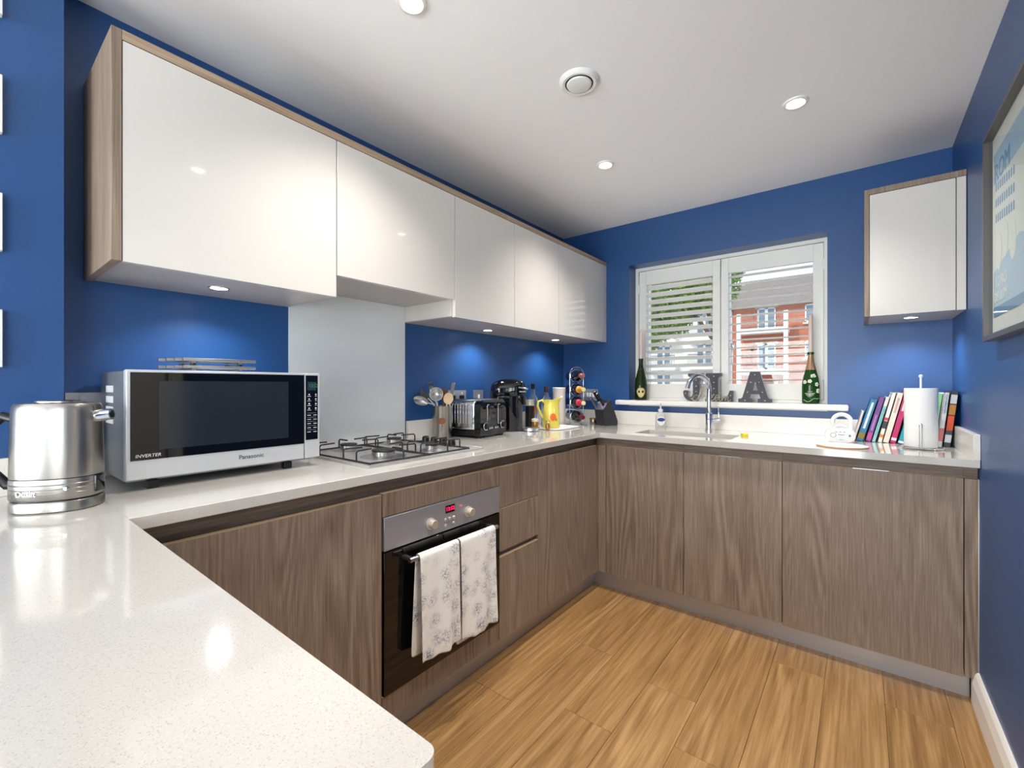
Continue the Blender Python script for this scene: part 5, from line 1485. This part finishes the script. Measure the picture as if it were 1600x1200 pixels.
# ------------------------------------------------------------------ outside the kitchen window
GZ = -3.2                        # street level (the flat is on the first floor)
add('ground', B().box(-60, 60, 0.6, 90, GZ-0.2, GZ), mat('pale_paving', (176, 172, 164), 0.9), kind='structure')
YB = 39.0
KX = (YB+3.0426)/33.0426
def ox_(x): return 1.8659 + (x-1.8659)*KX
def oz_(z): return 1.2217 + (z-1.2217)*KX
brick = brickmat('orange_brick')
wht = mat('white_render', (232, 232, 230), 0.8)
whf = mat('white_upvc', (238, 238, 238), 0.4)
gpane = mat('far_window_glass', (120, 140, 158), 0.08)
roofm = mat('grey_roof_tile', (128, 120, 116), 0.9, bump=0.5, bscale=3)
raild = mat('grey_railing', (104, 102, 104), 0.5)
bb = thing('brick_building', 'orange brick apartment building with white balconies across the street', 'building', (ox_(-1.5), YB, GZ))
x0, x1 = ox_(-4.95), ox_(6.0)
ez = oz_(6.36)
add('wall', B().box(x0, x1, YB, YB+9, GZ, ez), brick, bb)
rf_ = B()
rf_.prism([(-0.5, 0.0), (4.5, oz_(8.9)-ez), (9.5, 0.0)], (x0-0.3, YB, ez), (0, 1, 0), (0, 0, 1), (x1-x0+0.6, 0, 0))
add('roof', rf_, roofm, bb)
add('gutter', B().box(x0-0.3, x1+0.3, YB-0.55, YB-0.42, ez-0.02, ez+0.10), M['print_g'], bb)
def far_window(parent, xa, xb, za, zb, y, n=2, bars=0):
    f = B()
    w = 0.09
    f.box(xa, xa+w, y-0.08, y+0.05, za, zb).box(xb-w, xb, y-0.08, y+0.05, za, zb).box(xa, xb, y-0.08, y+0.05, za, za+w).box(xa, xb, y-0.08, y+0.05, zb-w, zb)
    for i in range(1, n):
        xm = xa+(xb-xa)*i/n
        f.box(xm-0.11, xm+0.11, y-0.08, y+0.05, za, zb)
    fr_ = add('window', f, whf, parent)
    for i in range(n):
        p0 = xa+(xb-xa)*i/n+0.08; p1 = xa+(xb-xa)*(i+1)/n-0.08
        add('pane', B().box(p0, p1, y-0.03, y-0.01, za+0.07, zb-0.07), gpane, fr_)
    return fr_
def balcony(parent, xa, xb, zs, zt, dep, y):
    add('balcony_slab', B().box(xa, xb, y-dep, y-0.001, zs-0.42, zs), whf, parent)
    rl_ = B()
    zr = zs+1.05
    rl_.box(xa+0.1, xb-0.1, y-dep+0.04, y-dep+0.10, zr, zr+0.07)
    rl_.box(xa+0.1, xb-0.1, y-dep+0.04, y-dep+0.10, zs+0.10, zs+0.15)
    n = int((xb-xa)/0.13)
    for i in range(n):
        xx = xa+0.12+(xb-xa-0.24)*i/(n-1)
        rl_.box(xx-0.010, xx+0.010, y-dep+0.055, y-dep+0.085, zs+0.10, zr)
    add('balustrade', rl_, raild, parent, kind='stuff')
bx0, bx1 = ox_(-4.50), ox_(-1.66)
for (zs, dz0, dz1) in ((oz_(4.87), oz_(4.89), oz_(6.25)), (oz_(2.22), oz_(2.26), oz_(3.90)), (oz_(-0.4), oz_(-0.38), oz_(1.3))):
    balcony(bb, bx0, bx1, zs, 0, 1.3, YB)
    far_window(bb, ox_(-3.46), ox_(-2.43), dz0, dz1, YB-0.02)
    add('lintel', B().box(ox_(-3.6), ox_(-2.3), YB-0.06, YB-0.001, dz1+0.005, dz1+0.20), mat('stone_lintel', (206, 196, 184), 0.8), bb)
    add('wall_lamp', B().ball((ox_(-3.75), YB-0.16, dz1-0.45), 0.13, 10), M['print_k'], bb)
for xx in (bx0+0.12, bx1-0.12):
    add('balcony_post', B().box(xx-0.15, xx+0.15, YB-1.36, YB-1.04, GZ, oz_(5.85)), whf, bb)
for za, zb in ((oz_(5.15), oz_(6.25)), (oz_(2.95), oz_(3.95)), (oz_(0.4), oz_(1.5))):
    far_window(bb, ox_(-0.84), ox_(0.35), za, zb, YB-0.02)
    add('window_sill', B().box(ox_(-0.95), ox_(0.46), YB-0.16, YB-0.001, za-0.16, za-0.01), mat('stone_sill', (214, 206, 196), 0.8), bb)
# white rendered block to the left
YW = 44.0
wb = thing('white_building', 'white rendered apartment block seen beside the tree', 'building', (-14.0, YW, GZ))
add('wall', B().box(-26, -7.9, YW, YW+8, GZ, 8.4), wht, wb)
add('roof', B().prism([(-0.4, 0.0), (4, 2.2), (8.4, 0.0)], (-26.4, YW, 8.4), (0, 1, 0), (0, 0, 1), (18.9, 0, 0)), roofm, wb)
for zs in (0.2, 3.2, 6.0):
    for xa in (-16.0, -11.9):
        far_window(wb, xa+0.7, xa+2.2, zs+0.05, zs+2.15, YW-0.02)
        balcony(wb, xa, xa+3.0, zs, 0, 1.1, YW)
add('entrance_panel', B().box(-17.9, -16.6, YW-0.05, YW-0.001, GZ, 4.6), mat('taupe_panel', (150, 138, 126), 0.8), wb)
# tree in front of it
tr_ = thing('street_tree', 'leafy green tree outside the window', 'tree', (-3.75, 21.0, GZ))
bark = mat('bark', (92, 76, 60), 0.9)
add('trunk', B().tube([(-3.75, 21, GZ), (-3.75, 21.05, 0.5), (-3.85, 21, 3.4), (-4.6, 21, 6.2)], [0.24, 0.19, 0.14, 0.05], 10).tube([(-3.8, 21.0, 3.2), (-5.2, 20.8, 5.4), (-6.9, 20.7, 5.8)], [0.11, 0.08, 0.03], 8).tube([(-3.85, 21.0, 3.4), (-3.7, 21.2, 5.0), (-3.5, 21.3, 6.6)], [0.10, 0.07, 0.03], 8), bark, tr_)
rnd = random.Random(5)
vs, fs = [], []
lobes = [((-6.0, 21.0, 6.0), (2.0, 1.5, 1.6)), ((-4.4, 21.1, 6.3), (1.7, 1.4, 1.4)), ((-7.0, 20.8, 4.9), (1.4, 1.1, 1.5)), ((-3.5, 21.2, 6.9), (0.9, 0.9, 0.6)), ((-5.9, 20.9, 4.5), (0.9, 0.9, 0.8)), ((-7.4, 20.8, 3.6), (0.7, 0.7, 0.7))]
for c_, r3 in lobes:
    nl = int(6500*r3[0]*r3[2]/2.5)
    for _ in range(nl):
        while True:
            q = Vector((rnd.uniform(-1, 1), rnd.uniform(-1, 1), rnd.uniform(-1, 1)))
            if 0.25 < q.length < 1: break
        p = Vector((c_[0]+q.x*r3[0], c_[1]+q.y*r3[1], c_[2]+q.z*r3[2]))
        a = Vector((rnd.gauss(0, 1), rnd.gauss(0, 1), rnd.gauss(0, 1))).normalized()
        b_ = a.orthogonal().normalized()
        s_ = rnd.uniform(0.05, 0.09)
        k = len(vs)
        vs += [p - a*s_, p + b_*s_*0.55, p + a*s_, p - b_*s_*0.55]
        fs.append((k, k+1, k+2, k+3))
me = bpy.data.meshes.new('foliage')
me.from_pydata([tuple(v_) for v_ in vs], [], fs)
lf, t_, p_ = base_mat('leaf_green')
oi = t_.nodes.new('ShaderNodeTexCoord'); nn = t_.nodes.new('ShaderNodeTexNoise'); nn.inputs['Scale'].default_value = 3.0; nn.inputs['Detail'].default_value = 5
rp = t_.nodes.new('ShaderNodeValToRGB'); rp.color_ramp.elements[0].position = 0.38; rp.color_ramp.elements[0].color = lin((70, 104, 40)); rp.color_ramp.elements[1].position = 0.62; rp.color_ramp.elements[1].color = lin((142, 172, 70))
t_.links.new(oi.outputs['Object'], nn.inputs['Vector']); t_.links.new(nn.outputs['Fac'], rp.inputs['Fac']); t_.links.new(rp.outputs['Color'], p_.inputs['Base Color'])
p_.inputs['Roughness'].default_value = 0.6
add('foliage', me, lf, tr_, smooth=False, kind='stuff')
